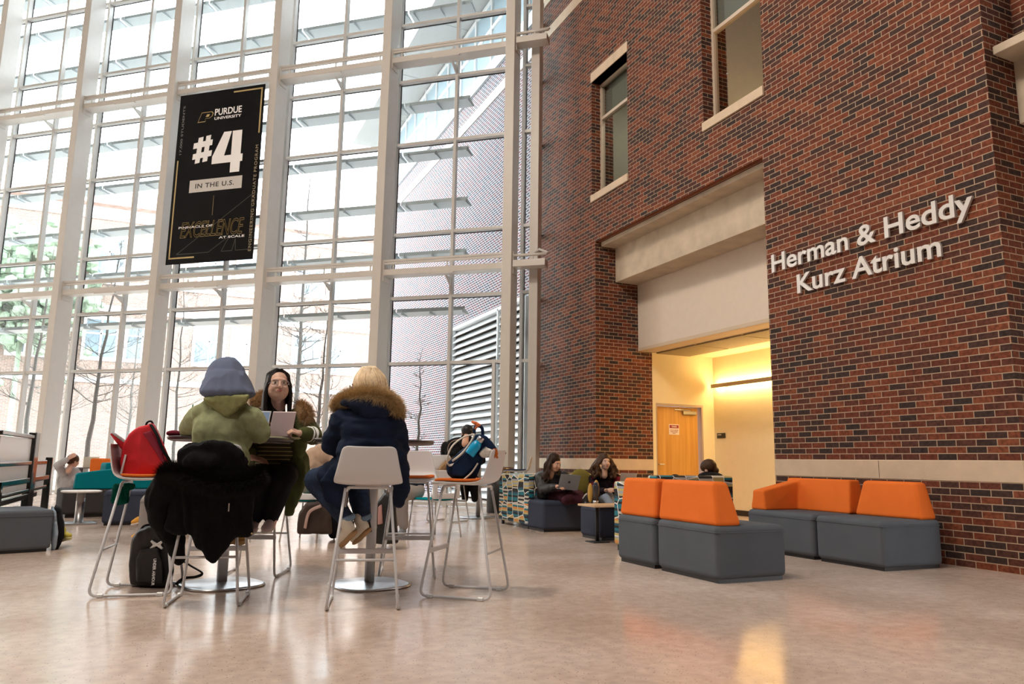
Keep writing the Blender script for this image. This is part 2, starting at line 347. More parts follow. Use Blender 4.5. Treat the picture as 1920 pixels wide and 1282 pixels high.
for k in range(5):
    b = nb(); y2 = y-1.2
    for i in range(30): box(b, 8.37, 9.15, y-.02-i*.0385-.030, y-.02-i*.0385, 3.035, 3.06)
    tag(obj('ceiling_grille', b, GR), 'slatted grille in the alcove ceiling, %s from the door' % ('first', 'second', 'third', 'fourth', 'fifth')[k], 'grille', 'alcove ceiling grilles'); y = y2
d = stand('door_1', 'honey-coloured wooden door in the cream alcove', 'door', (8.375, 11.83, 0))
def wood_mat(name, c1, c2, sc=(14, 14, .7)):
    m = bpy.data.materials.new(name); m.use_nodes = True; nt = m.node_tree; N = nt.nodes; L = nt.links; bb = N['Principled BSDF']
    tc = N.new('ShaderNodeTexCoord'); mp = N.new('ShaderNodeMapping'); mp.inputs['Scale'].default_value = sc; L.new(tc.outputs['Object'], mp.inputs[0])
    n = N.new('ShaderNodeTexNoise'); n.inputs['Scale'].default_value = 1; n.inputs['Detail'].default_value = 6; n.inputs['Distortion'].default_value = .6; L.new(mp.outputs[0], n.inputs['Vector'])
    r = ramp(nt, [(.3, c1), (.7, c2)], False); L.new(n.outputs['Fac'], r.inputs[0]); L.new(r.outputs[0], bb.inputs['Base Color']); bb.inputs['Roughness'].default_value = .4
    return m
OAK = wood_mat('honey maple veneer', (.52, .25, .045), (.66, .36, .085)); BEECH = wood_mat('beech table top', (.55, .36, .19), (.66, .46, .27))
b = nb(); box(b, .0, .03, -.02, .12, 0, 2.09); box(b, 1.09, 1.125, -.02, .12, 0, 2.09); box(b, .03, 1.09, -.02, .12, 2.045, 2.09); obj('door_frame', b, mat('taupe door frame', (.42, .33, .25), .5), d)
obj('door_leaf', bx(.035, 1.05, .06, .105, .01, 2.04), OAK, d)
b = nb(); box(b, .68, .99, .01, .06, 1.9, 1.96); tube(b, [(.86, .03, 1.975), (.62, .02, 1.985), (.50, .05, 1.985)], .01, 6); obj('door_closer', b, CHROME, d)
b = nb(); tube(b, [(.09, .06, .93), (.09, .0, .93), (.20, .0, .925)], .011, 8); obj('door_handle', b, CHROME, d)
sg = obj('notice', bx(.36, .60, .054, .06, 1.50, 1.70), mat('notice paper', (.80, .70, .58), .6), d)
RED = mat('notice red', (.30, .02, .025), .6)
obj('header', bx(.375, .585, .05, .0535, 1.625, 1.685), RED, sg)
for k, (t, z, w) in enumerate((('AUTHORIZED', 1.575, .19), ('PERSONNEL', 1.545, .17), ('ONLY', 1.515, .08))):
    q = text_bm(t, w, .02, .001, bold=.02); bmesh.ops.transform(q, matrix=Matrix.Translation((.48-w/2, .0535, z)) @ Matrix.Rotation(PI/2, 4, 'X'), verts=q.verts); obj('wording', q, RED, sg)
q = text_bm('DANGER', .12, .035, .001, bold=.03); bmesh.ops.transform(q, matrix=Matrix.Translation((.42, .0495, 1.637)) @ Matrix.Rotation(PI/2, 4, 'X'), verts=q.verts); obj('wording', q, mat('notice paper', (1, 1, 1)), sg)
r = thing('room_sign', 'small black room number plate on the cream alcove wall', 'sign', (XA-.01, 11.6, 1.5))
obj('plate', bx(-.006, .008, -.12, .12, -.05, .05), BLACK, r, bevel=.004); obj('strip', bx(-.009, -.005, -.01, .09, .005, .03), mat('sign grey', (.4, .38, .33), .5), r)
r = thing('wall_lamp', 'long linear lamp washing the cream alcove wall with light', 'lamp', (XA, 9.2, 2.47))
obj('lamp_housing', bx(-.14, -.12, -2.2, 2.52, -.04, .04), mat('lamp housing', (.45, .36, .25), .5), r, bevel=.012)
EM = mat('lamp diffuser', (1, .9, .7), emit=((1, .68, .30), 55))
obj('diffuser', bx(-.11, -.06, -2.18, 2.5, -.015, .03), EM, r)
for yy in (11.4, 9.0): obj('bracket', bx(-.12, 0, yy-9.2-.03, yy-9.2+.03, -.02, .02), CHROME, r)
area('alcove_lamp', (XA-.5, 8.0, 2.9), (XA-1.2, 8.6, 0), 1.2, 55, (1, .68, .33))
# --- lettering on the pier
LET = mat('satin silver letters', (.62, .585, .55), .4, metal=.15)
sign = thing('wall_lettering', 'raised silver lettering Herman & Heddy Kurz Atrium on the brick pier', 'sign', (XB, 5.75, 3.3))
def letters(line, y0, y1, zb, h):
    q = text_bm(line, y0-y1, h, 0, bold=.018)
    # split the line into its letters
    isl = []; todo = set(q.verts)
    while todo:
        st = [todo.pop()]; grp = [st[0]]
        while st:
            for e in st.pop().link_edges:
                for v in e.verts:
                    if v in todo: todo.discard(v); st.append(v); grp.append(v)
        isl.append([min(v.co.x for v in grp), max(v.co.x for v in grp), grp])
    isl.sort(key=lambda i: i[0]); out = []
    for i in isl:
        if out and i[0] < out[-1][1] and (min(i[1], out[-1][1])-i[0]) > .6*min(i[1]-i[0], out[-1][1]-out[-1][0]): out[-1][2] += i[2]; out[-1][1] = max(out[-1][1], i[1])
        else: out.append(i)
    for x0, x1, g in out:
        n = nb(); mp = {v: n.verts.new(v.co) for v in g}
        for f in q.faces:
            if f.verts[0] in mp: n.faces.new([mp[v] for v in f.verts])
        for e in bmesh.ops.extrude_face_region(n, geom=list(n.faces))['geom']:
            if isinstance(e, bmesh.types.BMVert): e.co.z += .03
        T = Matrix(((0, 0, -1, XB-.014), (-1, 0, 0, y0), (0, 1, 0, zb), (0, 0, 0, 1)))
        bmesh.ops.transform(n, matrix=T, verts=n.verts); obj('letter', n, LET, sign, world=True)
    q.free()
letters('Herman & Heddy', 7.225, 4.50, 3.365, .315)
letters('Kurz Atrium', 6.805, 4.867, 3.075, .245)

# ================================================================ the glass wall
S = 2.8744; GA = .8626-PI/2; E0 = Vector((5.737, 13.273, 0)); TOP = 16
GX = Vector((math.cos(GA), math.sin(GA), 0)); GN = Vector((-math.sin(GA), math.cos(GA), 0))   # along the wall to the right, and outwards
TR = (.06, 2.98, 4.42, 5.86, 7.97, 9.5, 10.92, 12.98, 14.9)
OFF = .64
ordn = ('first', 'second', 'third', 'fourth', 'fifth', 'sixth', 'seventh', 'eighth', 'ninth', 'tenth')
for j in range(0, 8):
    r = stand('column_%d' % (j+1), 'beige steel box column of the glass wall, %s counted from the brick wall' % ordn[j], 'column', E0+GX*(-j*S), GA)
    obj('shaft', bx(0, .2, 0, .46, 0, TOP), STEEL, r, bevel=.006, bseg=1)
    for z in (4.8, 9.67):
        obj('fixing_plate', bx(.2, .22, .1, .36, z-.12, z+.34), STEEL, r)
        obj('tie_rod', tb([(.205, .36, z+.06), (.205, OFF+.02, z+.2)], .018, 6), STEEL, r)
for j in range(0, 7):
    bay = ordn[j]
    left = -(j+1)*S; right = -j*S
    r = stand('window_%d' % (j+3), 'tall glazed bay of the glass wall, %s counted from the brick wall' % bay, 'window', E0, GA)
    def mull(x, z0=0, z1=TOP): obj('mullion', bx(x-.033, x+.033, OFF, OFF+.13, z0, z1), ALU, r, bevel=.004, bseg=1)
    mull(left+.10); mull(left+.10+S/2)
    if j in (0, 1, 3): mull(right-.34, 0, TR[1])
    for z in TR: obj('transom', bx(left+.133, right+.067, OFF+.012, OFF+.125, z-.033, z+.033), ALU, r, bevel=.004, bseg=1)
    obj('glass', bx(left+.1, right+.1, OFF+.15, OFF+.16, 0, TOP), GLASS, r)
    b = nb()
    for x in (left+.137, left+.137+S/2-.066-.01): box(b, x-.006, x+.01, OFF+.128, OFF+.15, 0, TOP)
    for z in TR[1:]: box(b, left+.14, right+.06, OFF+.125, OFF+.15, z-.045, z-.03)
    obj('gasket', b, GASKET, r)
    for lv, zb in (('lower', 4.797), ('upper', 9.666)):
        e = stand('cross_beam_%d_%s' % (j+1, lv), 'beige %s steel cross beam with a rail above it in the %s glazed bay' % (lv, bay), 'beam', E0, GA)
        obj('beam', bx(left+.22, right, .10, .40, zb, zb+.13), STEEL, e, bevel=.008)
        b = nb(); box(b, left+.22, right, .12, .17, zb+.24, zb+.29); box(b, left+.22, right, .12, .17, zb+.30, zb+.345); obj('rail', b, STEEL, e)
        for x in (left+.42, (left+right)/2+.2, right-.12): obj('post', bx(x-.012, x+.012, .135, .16, zb+.13, zb+.24), STEEL, e)
        b = nb(); xm = left+.10+S/2
        hexa(b, [(xm-.02, .36, zb-.02), (xm+.02, .36, zb-.02), (xm+.02, OFF, zb-.16), (xm-.02, OFF, zb-.16), (xm-.02, .30, zb), (xm+.02, .30, zb), (xm+.02, OFF, zb), (xm-.02, OFF, zb)])
        box(b, xm-.35, xm+.25, .10, .16, zb-.02, zb); obj('bracket', b, STEEL, e)
# right end of the glass wall
r = stand('window_2_side', 'narrow glazed strip between the last column and the brick wall', 'window', E0, GA)
obj('side_panel', bx(.46, .64, .42, .72, 0, TOP), STEEL, r, bevel=.006, bseg=1)
obj('mullion', bx(.205, .262, OFF, OFF+.13, 0, TOP), ALU, r)
for z in TR: obj('transom', bx(.262, .47, OFF+.012, OFF+.125, z-.033, z+.033), ALU, r)
obj('glass', bx(.21, .48, OFF+.15, OFF+.16, 0, TOP), GLASS, r)
obj('gasket', bx(.262, .276, OFF+.128, OFF+.15, 0, TOP), GASKET, r)
for lv, zb in (('lower', 4.797), ('upper', 9.666)):
    e = stand('beam_end_%s' % lv, 'short %s beam end with bent rails beside the brick wall' % lv, 'beam', E0, GA)
    obj('beam', bx(.22, .89, .02, .3, zb, zb+.14), STEEL, e, bevel=.008)
    obj('rail', tb([(.22, .1, zb+.25), (.91, .1, zb+.25)], .032, 10), STEEL, e, smooth=True)
    obj('bent_rail', tb([(.92, .1, zb+.27), (.70, .34, zb+.42), (.5, .5, zb+.33)], .028, 10), STEEL, e, smooth=True)
    obj('post', bx(.6, .63, .09, .12, zb+.14, zb+.25), STEEL, e)
# return of the glass wall back to the brick
P1 = E0+GX*.63+GN*.70; P2 = Vector((XB, 14.18, 0)); dv = (P2-P1); ang = math.atan2(dv.y, dv.x)
r = stand('window_1_return', 'edge-on glazed return between the glass wall and the brick wall', 'window', P1, ang)
obj('glass', bx(0, dv.length, 0, .01, 0, TOP), GLASS, r)
for z in TR: obj('transom', bx(0, dv.length, -.03, .04, z-.03, z+.03), ALU, r)

# ================================================================ rest of the atrium shell (behind and above the camera)
b = nb(); box(b, -16, 12, -9, 14.6, TOP, TOP+.2); hexa(b, [E0+GX*(-8*S)+Vector((0,0,TOP)), E0+GX*1.9+Vector((0,0,TOP)), E0+GX*1.9+GN*1.2+Vector((0,0,TOP)), E0+GX*(-8*S)+GN*1.2+Vector((0,0,TOP))] + [E0+GX*(-8*S)+Vector((0,0,TOP+.2)), E0+GX*1.9+Vector((0,0,TOP+.2)), E0+GX*1.9+GN*1.2+Vector((0,0,TOP+.2)), E0+GX*(-8*S)+GN*1.2+Vector((0,0,TOP+.2))]); box(b, -16, -4, 14.6, 27, TOP, TOP+.2); box(b, -4, 2, 14.6, 21, TOP, TOP+.2)
struct('ceiling', b, CEILM, 'high pale ceiling of the atrium', 'ceiling')
b = nb(); box(b, -16, 12, -9.2, -9, 0, TOP); struct('wall_back', b, BRICK, 'brick wall at the back of the atrium', 'wall')
b = nb(); box(b, -16.2, -16, -9, 30, 0, TOP); struct('wall_left', b, PLASTER, 'pale wall at the far left of the atrium', 'wall')

# ================================================================ outside
LOUV0, LOUV1 = 14.75, 19.45
b = nb(); box(b, XB, XB+.5, 14.2, 29, 4.62, 11.3); box(b, XB, XB+.5, LOUV1, 29, 0, 4.62); box(b, XB+.35, XB+.5, 14.6, LOUV1, 0, 4.62); box(b, XB, XB+.5, 14.2, 14.62, 0, 4.62)
struct('wall_outside', b, BRICK_OUT, 'brick wall running on outside the glass, overexposure painted into its joints', 'wall')
b = nb(); box(b, XB-.03, XB+.1, 14.2, 29, 10.4, 10.68); trim(5, b, 'white stone band on the outdoor brick wall', WHITE)
b = nb(); box(b, XB-.05, XB+.6, 14.2, 29, 11.25, 11.5); trim(6, b, 'grey coping on top of the outdoor brick wall', mat('zinc coping', (.5, .54, .56), .4))
b = nb(); hexa(b, [(XB, 14.6, 11.5), (XB+.55, 14.6, 11.5), (XB+.55, 29, 11.5), (XB, 29, 11.5), (XB+.5, 14.6, 12.35), (XB+.55, 14.6, 12.35), (XB+.55, 29, 12.35), (XB+.5, 29, 12.35)]); trim(7, b, 'white sloped sill below the outdoor clerestory', WHITE)
r = stand('window_clerestory', 'blue clerestory glazing under the outdoor roof overhang', 'window', (7.6, 0, 0))
obj('glass', bx(0, .05, 14.6, 31, 12.3, 14.6), mat('sky blue glass', (.36, .48, .55), .12), r)
for k in range(13): obj('bar', bx(-.06, .0, 14.7+k*1.27, 14.78+k*1.27, 12.3, 14.6), WHITE, r)
for z in (12.4, 13.5, 14.45): obj('rail', bx(-.05, .0, 14.6, 31, z-.05, z+.05), WHITE, r)
b = nb(); box(b, 6.12, 9, 14.9, 30.9, 14.6, 14.85); struct('roof_overhang', b, mat('roof soffit', (.42, .42, .41), .8, var=.03), 'pale flat roof overhang seen through the top of the glass wall', 'roof')
for k in range(4): trim(20+k, bx(6.12, 8.0, 17+k*3.6, 17.03+k*3.6, 14.592, 14.6), 'thin joint in the roof overhang, %s from the near end' % ordn[k], mat('joint grey', (.3, .3, .3)))
r = stand('louvre_panel', 'big silver louvre grille low on the outdoor brick wall', 'louvre', (XB, 0, 0))
LM = mat('louvre silver', (.80, .84, .86), .4)
b = nb()
for k in range(25):
    z = .06+k*.18
    hexa(b, [(-.10, LOUV0, z), (-.085, LOUV0, z-.02), (-.085, LOUV1, z-.02), (-.10, LOUV1, z), (.04, LOUV0, z+.152), (.055, LOUV0, z+.14), (.055, LOUV1, z+.14), (.04, LOUV1, z+.152)])
o = obj('slat', b, LM, r)
b = nb(); box(b, -.12, .3, LOUV1, LOUV1+.1, 0, 4.62); box(b, -.12, .3, LOUV0-.1, LOUV0, 0, 4.62); box(b, -.12, .3, LOUV0, LOUV1, 4.55, 4.64); obj('louvre_frame', b, LM, r)
obj('divider', bx(-.12, -.05, 16.2, 16.26, 0, 4.6), LM, r)
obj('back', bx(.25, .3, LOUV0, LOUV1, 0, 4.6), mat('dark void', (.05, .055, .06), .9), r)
# far building
r = stand('far_building', 'pale brick building with white bands beyond the trees', 'building', (0, 55, 0))
obj('facade', bx(-60, 30, 0, 8, -.2, 17.2), BRICK_FAR, r)
for z0, z1, nm in ((10.35, 10.75, 'band'), (16.6, 17.4, 'eaves'), (5.6, 5.9, 'band'), (12.2, 12.4, 'band')): obj(nm, bx(-60, 30, -.15, 0, z0, z1), WHITE, r)
b = nb(); hexa(b, [(-60, -1, 17.4), (30, -1, 17.4), (30, 8, 17.4), (-60, 8, 17.4), (-60, 4, 20), (30, 4, 20), (30, 8, 20), (-60, 8, 20)]); obj('roof', b, mat('clay roof tiles', (.42, .28, .24), .8, var=.25, vscale=3), r)
WG = mat('far window glass', (.20, .26, .30), .15)
for k in range(-6, 4):
    for dx in (0, 2.45):
        x = .85+6.6*k+dx
        for z0, z1 in ((7.3, 9.75), (12.9, 15.3)):
            f = obj('window', bx(x-.2, x+1.95, -.1, .02, z0-.25, z1+.25), WHITE, r)
            obj('pane', bx(x, x+1.75, -.13, -.1, z0, z1), WG, f)
            b = nb(); box(b, x+.82, x+.93, -.16, -.13, z0, z1); box(b, x, x+1.75, -.16, -.13, z0+(z1-z0)*.6, z0+(z1-z0)*.6+.1); obj('bar', b, WHITE, f)
# sunshades fixed outside the glass
for lv, z in enumerate((4.2, 5.5, 6.7, 7.9, 9.12, 10.3, 11.5, 12.75, 13.9)):
    for j in range(0, 6):
        l = -(j+1)*S+.12; rr = -j*S+.08 if j else -.40*S
        t = thing('sunshade', 'blue-grey sunshade blade, %s from the bottom, in the %s bay from the brick wall' % (ordn[lv], ordn[j]), 'sunshade', E0+GN*(OFF+.2), GA, 'sunshades outside the glass wall')
        b = nb(); hexa(b, [(l, .22, z-.02), (rr, .22, z-.02), (rr, .52, z-.06), (l, .52, z-.06), (l, .22, z), (rr, .22, z), (rr, .52, z-.04), (l, .52, z-.04)])
        box(b, l, rr, .2, .225, z-.02, z+.06); obj('blade', b, FIN, t)
        for x in (l+.12, (l+rr)/2, rr-.04):
            b = nb(); hexa(b, [(x, .16, z-.08), (x+.02, .16, z-.08), (x+.02, .5, z-.07), (x, .5, z-.07), (x, .16, z+.02), (x+.02, .16, z+.02), (x+.02, .5, z-.045), (x, .5, z-.045)]); obj('bracket', b, FIN, t)
# bare trees
BARK = mat('grey bark', (.13, .12, .11), .9, var=.2, vscale=20)
def tree(label, x, y, h, r0, seed, lean=0, spread=1.0, first=.25):
    random.seed(seed); t = thing('bare_tree', label, 'tree', (x, y, -.05), 0, 'bare winter trees outside')
    tr = nb(); br = nb(); n = 12; P = []
    for i in range(n+1): P.append(Vector((lean*h*(i/n)**1.3+random.uniform(-.04, .04), random.uniform(-.04, .04), h*i/n)))
    tube(tr, P, [max(.006, r0*(1-.92*i/n)) for i in range(n+1)], 7); obj('trunk', tr, BARK, t, smooth=True)
    def branch(p, d, L, r, lvl):
        pts = [p]; q = p.copy(); dd = d.copy()
        for i in range(5): dd = (dd+Vector((random.uniform(-.25, .25), random.uniform(-.25, .25), random.uniform(-.08, .2)))).normalized(); q = q+dd*L/5; pts.append(q.copy())
        tube(br, pts, [max(.0035, r*(1-.85*i/5)) for i in range(6)], 4)
        if lvl:
            for i in range(1, 6):
                if random.random() < .9:
                    a = (dd+Vector((random.uniform(-1, 1), random.uniform(-1, 1), random.uniform(-.3, .5)))).normalized(); branch(pts[i], a, L*random.uniform(.35, .6), r*.5, lvl-1)
    for k in range(int(26*h/6)):
        f = random.uniform(first, .97); i = int(f*n); p = P[i].lerp(P[min(i+1, n)], f*n-i); a = random.uniform(0, 2*PI)
        branch(p, Vector((math.cos(a), math.sin(a), random.uniform(.05, .5))).normalized(), spread*h*.28*(1.1-f)*random.uniform(.7, 1.2), r0*.30*(1.1-f), 2)
    obj('branches', br, BARK, t)
TREES = [('slim bare tree outside the fourth glazed bay, left of the red backpack', 160, 24, 8.5, .09, .05), ('thin bare sapling outside the third glazed bay', 325, 27, 8, .07, -.02), ('tall bare tree outside between the two upright columns behind the dark-haired woman', 548, 30, 14, .13, 0), ('dark bare tree outside beside the blond person in the parka', 592, 23, 6.0, .085, .02), ('small bare tree against the outdoor brick wall', 783, 21, 4.2, .06, 0), ('bare tree at the far left beyond the glass wall', 40, 27, 9, .1, .03), ('bare tree seen just left of the leftmost tall column', 95, 34, 9, .1, -.03), ('faint bare tree behind the red backpack', 235, 36, 8, .09, 0)]
for k, (lab, u, dd, h, r0, ln) in enumerate(TREES):
    p = at(u, 862, dd); tree(lab, p.x, p.y, h, r0, 20+k, ln, .45 if k in (2, 4) else 1.0, .3)
b = nb(); random.seed(3)
for k in range(900):
    p = Vector((random.gauss(0, 1.5), random.gauss(0, 1.4), random.gauss(7, 1.6))); ell(b, p, (random.uniform(.2, .5),)*3, None, 6)
p = at(10, 862, 44); tube(b, [(0, 0, -4.05), (0, 0, 6)], [.2, .1], 8); o = obj('evergreen_tree', b, mat('evergreen needles', (.26, .33, .24), .9, var=.3, vscale=3)); o.location = (p.x, p.y, 4.0); tag(o, 'soft green evergreen tree far off at the left edge', 'tree')
# ================================================================ furniture
SHELL = mat('pale grey moulded shell', (.62, .63, .645), .45)
PAD_O = mat('orange wool felt', (.72, .17, .035), .9, bump=.2, bscale=200)
PAD_N = mat('navy wool felt', (.05, .06, .10), .9, bump=.2, bscale=200)
TEAL = mat('teal upholstery', (.0, .17, .21), .85, bump=.15, bscale=220)
ORANGE = mat('orange upholstery', (.76, .17, .028), .85, var=.05, vscale=3, bump=.15, bscale=220)
GREYF = mat('slate grey upholstery', (.095, .109, .128), .85, var=.06, vscale=3, bump=.15, bscale=220)
NAVYF = mat('navy upholstery', (.045, .055, .085), .85, var=.06, vscale=3, bump=.15, bscale=220)
LGREY = mat('light grey upholstery', (.32, .30, .29), .9, bump=.15, bscale=200)
GLIDE = mat('clear plastic glide', (.62, .66, .68), .3)
TOPM = mat('dark laminate table top', (.045, .04, .042), .35); TOPE = mat('taupe table underside', (.16, .13, .125), .5)
def sheet(bm, prof, thick, nx=10, curl=.02):
    """bent shell: prof = [(y, z, half width, rim lift)]"""
    R = []
    P = [Vector((0, p[0], p[1])) for p in prof]
    for i, p in enumerate(prof):
        t = (P[min(i+1, len(P)-1)]-P[max(i-1, 0)]).normalized(); nrm = Vector((0, t.z, -t.y))
        row = []
        for k in range(nx+1):
            s = -1+2*k/nx; row.append(P[i]+Vector((s*p[2], 0, 0))+Vector((0, max(0, nrm.y)*.9, 1-.7*max(0, nrm.y)))*(abs(s)**2.5*p[3]))
        R.append((row, nrm))
    def grid(off): return [[bm.verts.new(q+nr*off) for q in row] for row, nr in R]
    A = grid(thick/2); B = grid(-thick/2); m = len(R)
    for i in range(m-1):
        for k in range(nx):
            bm.faces.new((A[i][k], A[i][k+1], A[i+1][k+1], A[i+1][k])); bm.faces.new((B[i][k], B[i+1][k], B[i+1][k+1], B[i][k+1]))
    for i in range(m-1):
        for k in (0, nx): bm.faces.new((A[i][k], A[i+1][k], B[i+1][k], B[i][k]))
    for k in range(nx):
        for i in (0, m-1): bm.faces.new((A[i][k], A[i][k+1], B[i][k+1], B[i][k]))
SPROF = [(.225, .770, .165, .0), (.215, .783, .195, .0), (.16, .785, .212, .004), (.05, .775, .222, .010), (-.07, .770, .225, .016), (-.14, .776, .225, .02), (-.185, .795, .224, .026), (-.21, .83, .215, .03), (-.224, .88, .203, .03), (-.235, .94, .190, .026), (-.243, .99, .180, .022), (-.246, 1.012, .168, .018), (-.247, 1.022, .14, .012)]
def make_stool(label, loc, rz, pad=None, group='bar stools'):
    t = thing('bar_stool', label, 'stool', loc, rz, group)
    b = nb(); sheet(b, SPROF, .012); obj('seat_shell', b, SHELL, t, smooth=True, sub=1)
    if pad:
        b = nb(); pr = [(.205, .797, .17, 0), (.16, .806, .195, .003), (.05, .798, .205, .008), (-.07, .793, .207, .012), (-.15, .80, .195, .016)]
        sheet(b, pr, .022); obj('seat_pad', b, pad, t, smooth=True, sub=1)
    for s in (-1, 1):
        p = round_path([(s*.145, .14, .752), (s*.222, .262, .012), (s*.222, -.262, .012), (s*.145, -.135, .752)], .06)
        obj('sled_leg', tb(p, .0095, 10), SILVER, t, smooth=True)
        for y in (.185, -.185): obj('glide', bx(s*.222-.014, s*.222+.014, y-.022, y+.022, 0, .026), GLIDE, t, bevel=.005, bseg=1)
    for y in (.14, -.135): obj('seat_rail', tb(round_path([(-.14, y, .73), (-.13, y, .757), (.13, y, .757), (.14, y, .73)], .03), .0095, 10), SILVER, t, smooth=True)
    f = lambda z: (.145+.077*(.752-z)/.74, .14+.122*(.752-z)/.74)
    x, y = f(.315); b = nb(); box(b, -x, x, y-.010, y+.010, .295, .33); obj('footrest', b, SILVER, t, bevel=.006)
    obj('rear_bar', tb([(-x, -y+.003, .305), (x, -y+.003, .305)], .0085, 8), SILVER, t, smooth=True)
    return t
def D(d): return math.radians(d)
ST = {}
ST[1] = make_stool('pale bar stool turned side-on at the left, carrying the red backpack', (-.145, 6.01, 0), D(-100), PAD_O)
ST[2] = make_stool('bar stool under the person in the green hoodie, draped with the black coat', (.295, 5.475, 0), D(-13))
ST[3] = make_stool('bar stool seen from behind under the blond person in the navy parka', (1.225, 5.03, 0), D(-15))
ST[4] = make_stool('bar stool with an orange pad carrying the navy rucksack', (1.985, 5.14, 0), D(50), PAD_O)
ST[5] = make_stool('empty bar stool with an orange pad half hidden behind the navy parka', (1.87, 6.20, 0), D(162), PAD_O)
ST[6] = make_stool('bar stool under the dark-haired woman with glasses', (.70, 6.60, 0), D(158))
ST[7] = make_stool('grey bar stool with a navy pad beside the black bin near the brick wall', (5.25, 11.34, 0), D(62), PAD_N)
ST[8] = make_stool('bar stool under the person in the black cap by the glass wall', (4.0, 11.2, 0), D(-55))

def bar_table(label, x, y, rz, r=.457, z=1.085):
    t = thing('bar_table', label, 'table', (x, y, 0), rz)
    b = nb(); lathe(b, [(r-.03, z-.030), (r-.008, z-.022), (r, z-.010), (r, z), (r-.004, z+.002)], 64); obj('table_top', b, TOPM, t)
    b = nb(); lathe(b, [(r-.05, z-.032), (r-.028, z-.0305)], 64); obj('underside', b, TOPE, t)
    obj('pedestal', tb([(0, 0, .02), (0, 0, z-.03)], .038, 24), SILVER, t, smooth=True)
    b = nb(); lathe(b, [(.05, z-.045), (.14, z-.04), (.14, z-.031), (.05, z-.031)], 24); obj('top_plate', b, SILVER, t)
    b = nb(); lathe(b, [(.275, 0), (.285, .004), (.285, .012), (.27, .018), (.06, .026), (.04, .03)], 48, sq=2.9); obj('base_plate', b, CHROME, t, smooth=True)
    return t
bar_table('round dark bar table with the pink laptop on it', .41, 6.09, D(20))
bar_table('round dark bar table in front of the blond person in the parka', 1.435, 5.74, D(12))
bar_table('far round bar table beside the person in the black cap', 4.74, 11.78, D(30), r=.46)
# waste bin
t = thing('waste_bin', 'black cylindrical waste bin with a metal collar near the glass wall', 'bin', (5.62, 12.88, 0))
b = nb(); lathe(b, [(.245, 0), (.25, .01), (.25, .66), (.245, .665)], 40); obj('bin_body', b, BLACK, t, smooth=True)
b = nb(); lathe(b, [(.25, .666), (.256, .67), (.256, .80), (.245, .83), (.2, .84), (.19, .80)], 40); obj('collar', b, mat('brass steel collar', (.6, .5, .38), .25, metal=1), t, smooth=True)
# low chairs with teal seats
def low_chair(label, loc, rz, pad):
    t = thing('dining_chair', label, 'chair', loc, rz, 'low chairs behind the bar tables')
    for s in (-1, 1):
        obj('leg', tb(round_path([(s*.19, .2, .44), (s*.22, .23, 0)], .03), .010, 8), CHROME, t, smooth=True)
        obj('leg', tb(round_path([(s*.20, -.19, .60), (s*.20, -.19, .42), (s*.225, -.26, 0)], .03), .010, 8), CHROME, t, smooth=True)
    b = nb(); sheet(b, [(.22, .445, .2, 0), (.1, .44, .22, .006), (-.1, .435, .22, .01), (-.2, .445, .2, .02)], .012); obj('seat_shell', b, SHELL, t, smooth=True, sub=1)
    b = nb(); sheet(b, [(.21, .462, .19, 0), (.1, .46, .205, .005), (-.1, .455, .205, .008), (-.19, .463, .19, .015)], .03); obj('seat_pad', b, pad, t, smooth=True, sub=1)
    b = nb(); box(b, -.22, -.15, -.235, -.205, .47, .82); box(b, .15, .22, -.235, -.205, .47, .82); box(b, -.15, .15, -.235, -.205, .62, .82); box(b, -.15, .15, -.235, -.205, .47, .54); obj('backrest', b, SHELL, t, bevel=.012)
    return t
TEALP = mat('bright teal pad', (.0, .28, .34), .85)
low_chair('low chair with a teal pad and slotted white back, behind the empty bar stool', (3.05, 9.05, 0), D(22), TEALP)
low_chair('low chair under the stooping person in the tan sweater', (1.52, 9.05, 0), D(-35), TEALP)
low_chair('low chair with a blue pad seen under the bar table of the dark-haired woman', (.85, 9.3, 0), D(140), mat('mid blue pad', (.05, .16, .34), .85))
t = thing('cafe_table', 'low white cafe table hidden behind the navy parka', 'table', (2.25, 9.55, 0))
b = nb(); lathe(b, [(.38, .72), (.4, .725), (.4, .745), (.39, .75)], 40); obj('table_top', b, WHITE, t)
obj('pedestal', tb([(0, 0, .01), (0, 0, .72)], .03, 16), SILVER, t, smooth=True); b = nb(); lathe(b, [(.25, 0), (.25, .012), (.05, .025)], 32); obj('base_plate', b, SILVER, t)

# ---------------------------------------------------------------- lounge seating
def lounge(name, label, cat, x0, x1, y0, y1, m, h=.45, group=None, bev=.045):
    cx, cy = (x0+x1)/2, (y0+y1)/2; t = thing(name, label, cat, (cx, cy, 0), 0, group); a, c = (x1-x0)/2, (y1-y0)/2
    obj('base', bx(-a, a, -c, c, .028, h), m, t, bevel=bev, bseg=4)
    obj('plinth', bx(-a+.03, a-.03, -c+.03, c-.03, 0, .035), BLACK, t)
    e = .0015; z = h-.055; r = bev
    obj('piping', tb(round_path([(-a-e, 0, z), (-a-e, -c-e, z), (a+e, -c-e, z), (a+e, c+e, z), (-a-e, c+e, z), (-a-e, 0, z)], r, 4), .0035, 5), m, t)
    return t, a, c
G1 = 'orange backed lounge seats'
t, a, c = lounge('lounge_seat', 'short grey lounge seat with an orange back, left one of the pair turned away', 'sofa', 4.03, 4.72, 5.745, 6.36, GREYF, group=G1)
b = nb(); hexa(b, [(-a+.015, -c+.0, .445), (-a+.27, -c+.0, .445), (-a+.27, c-.02, .445), (-a+.015, c-.02, .445), (-a+.05, -c+.015, .80), (-a+.20, -c+.015, .80), (-a+.20, c-.05, .80), (-a+.05, c-.05, .80)]); obj('backrest', b, ORANGE, t, bevel=.035, bseg=4)
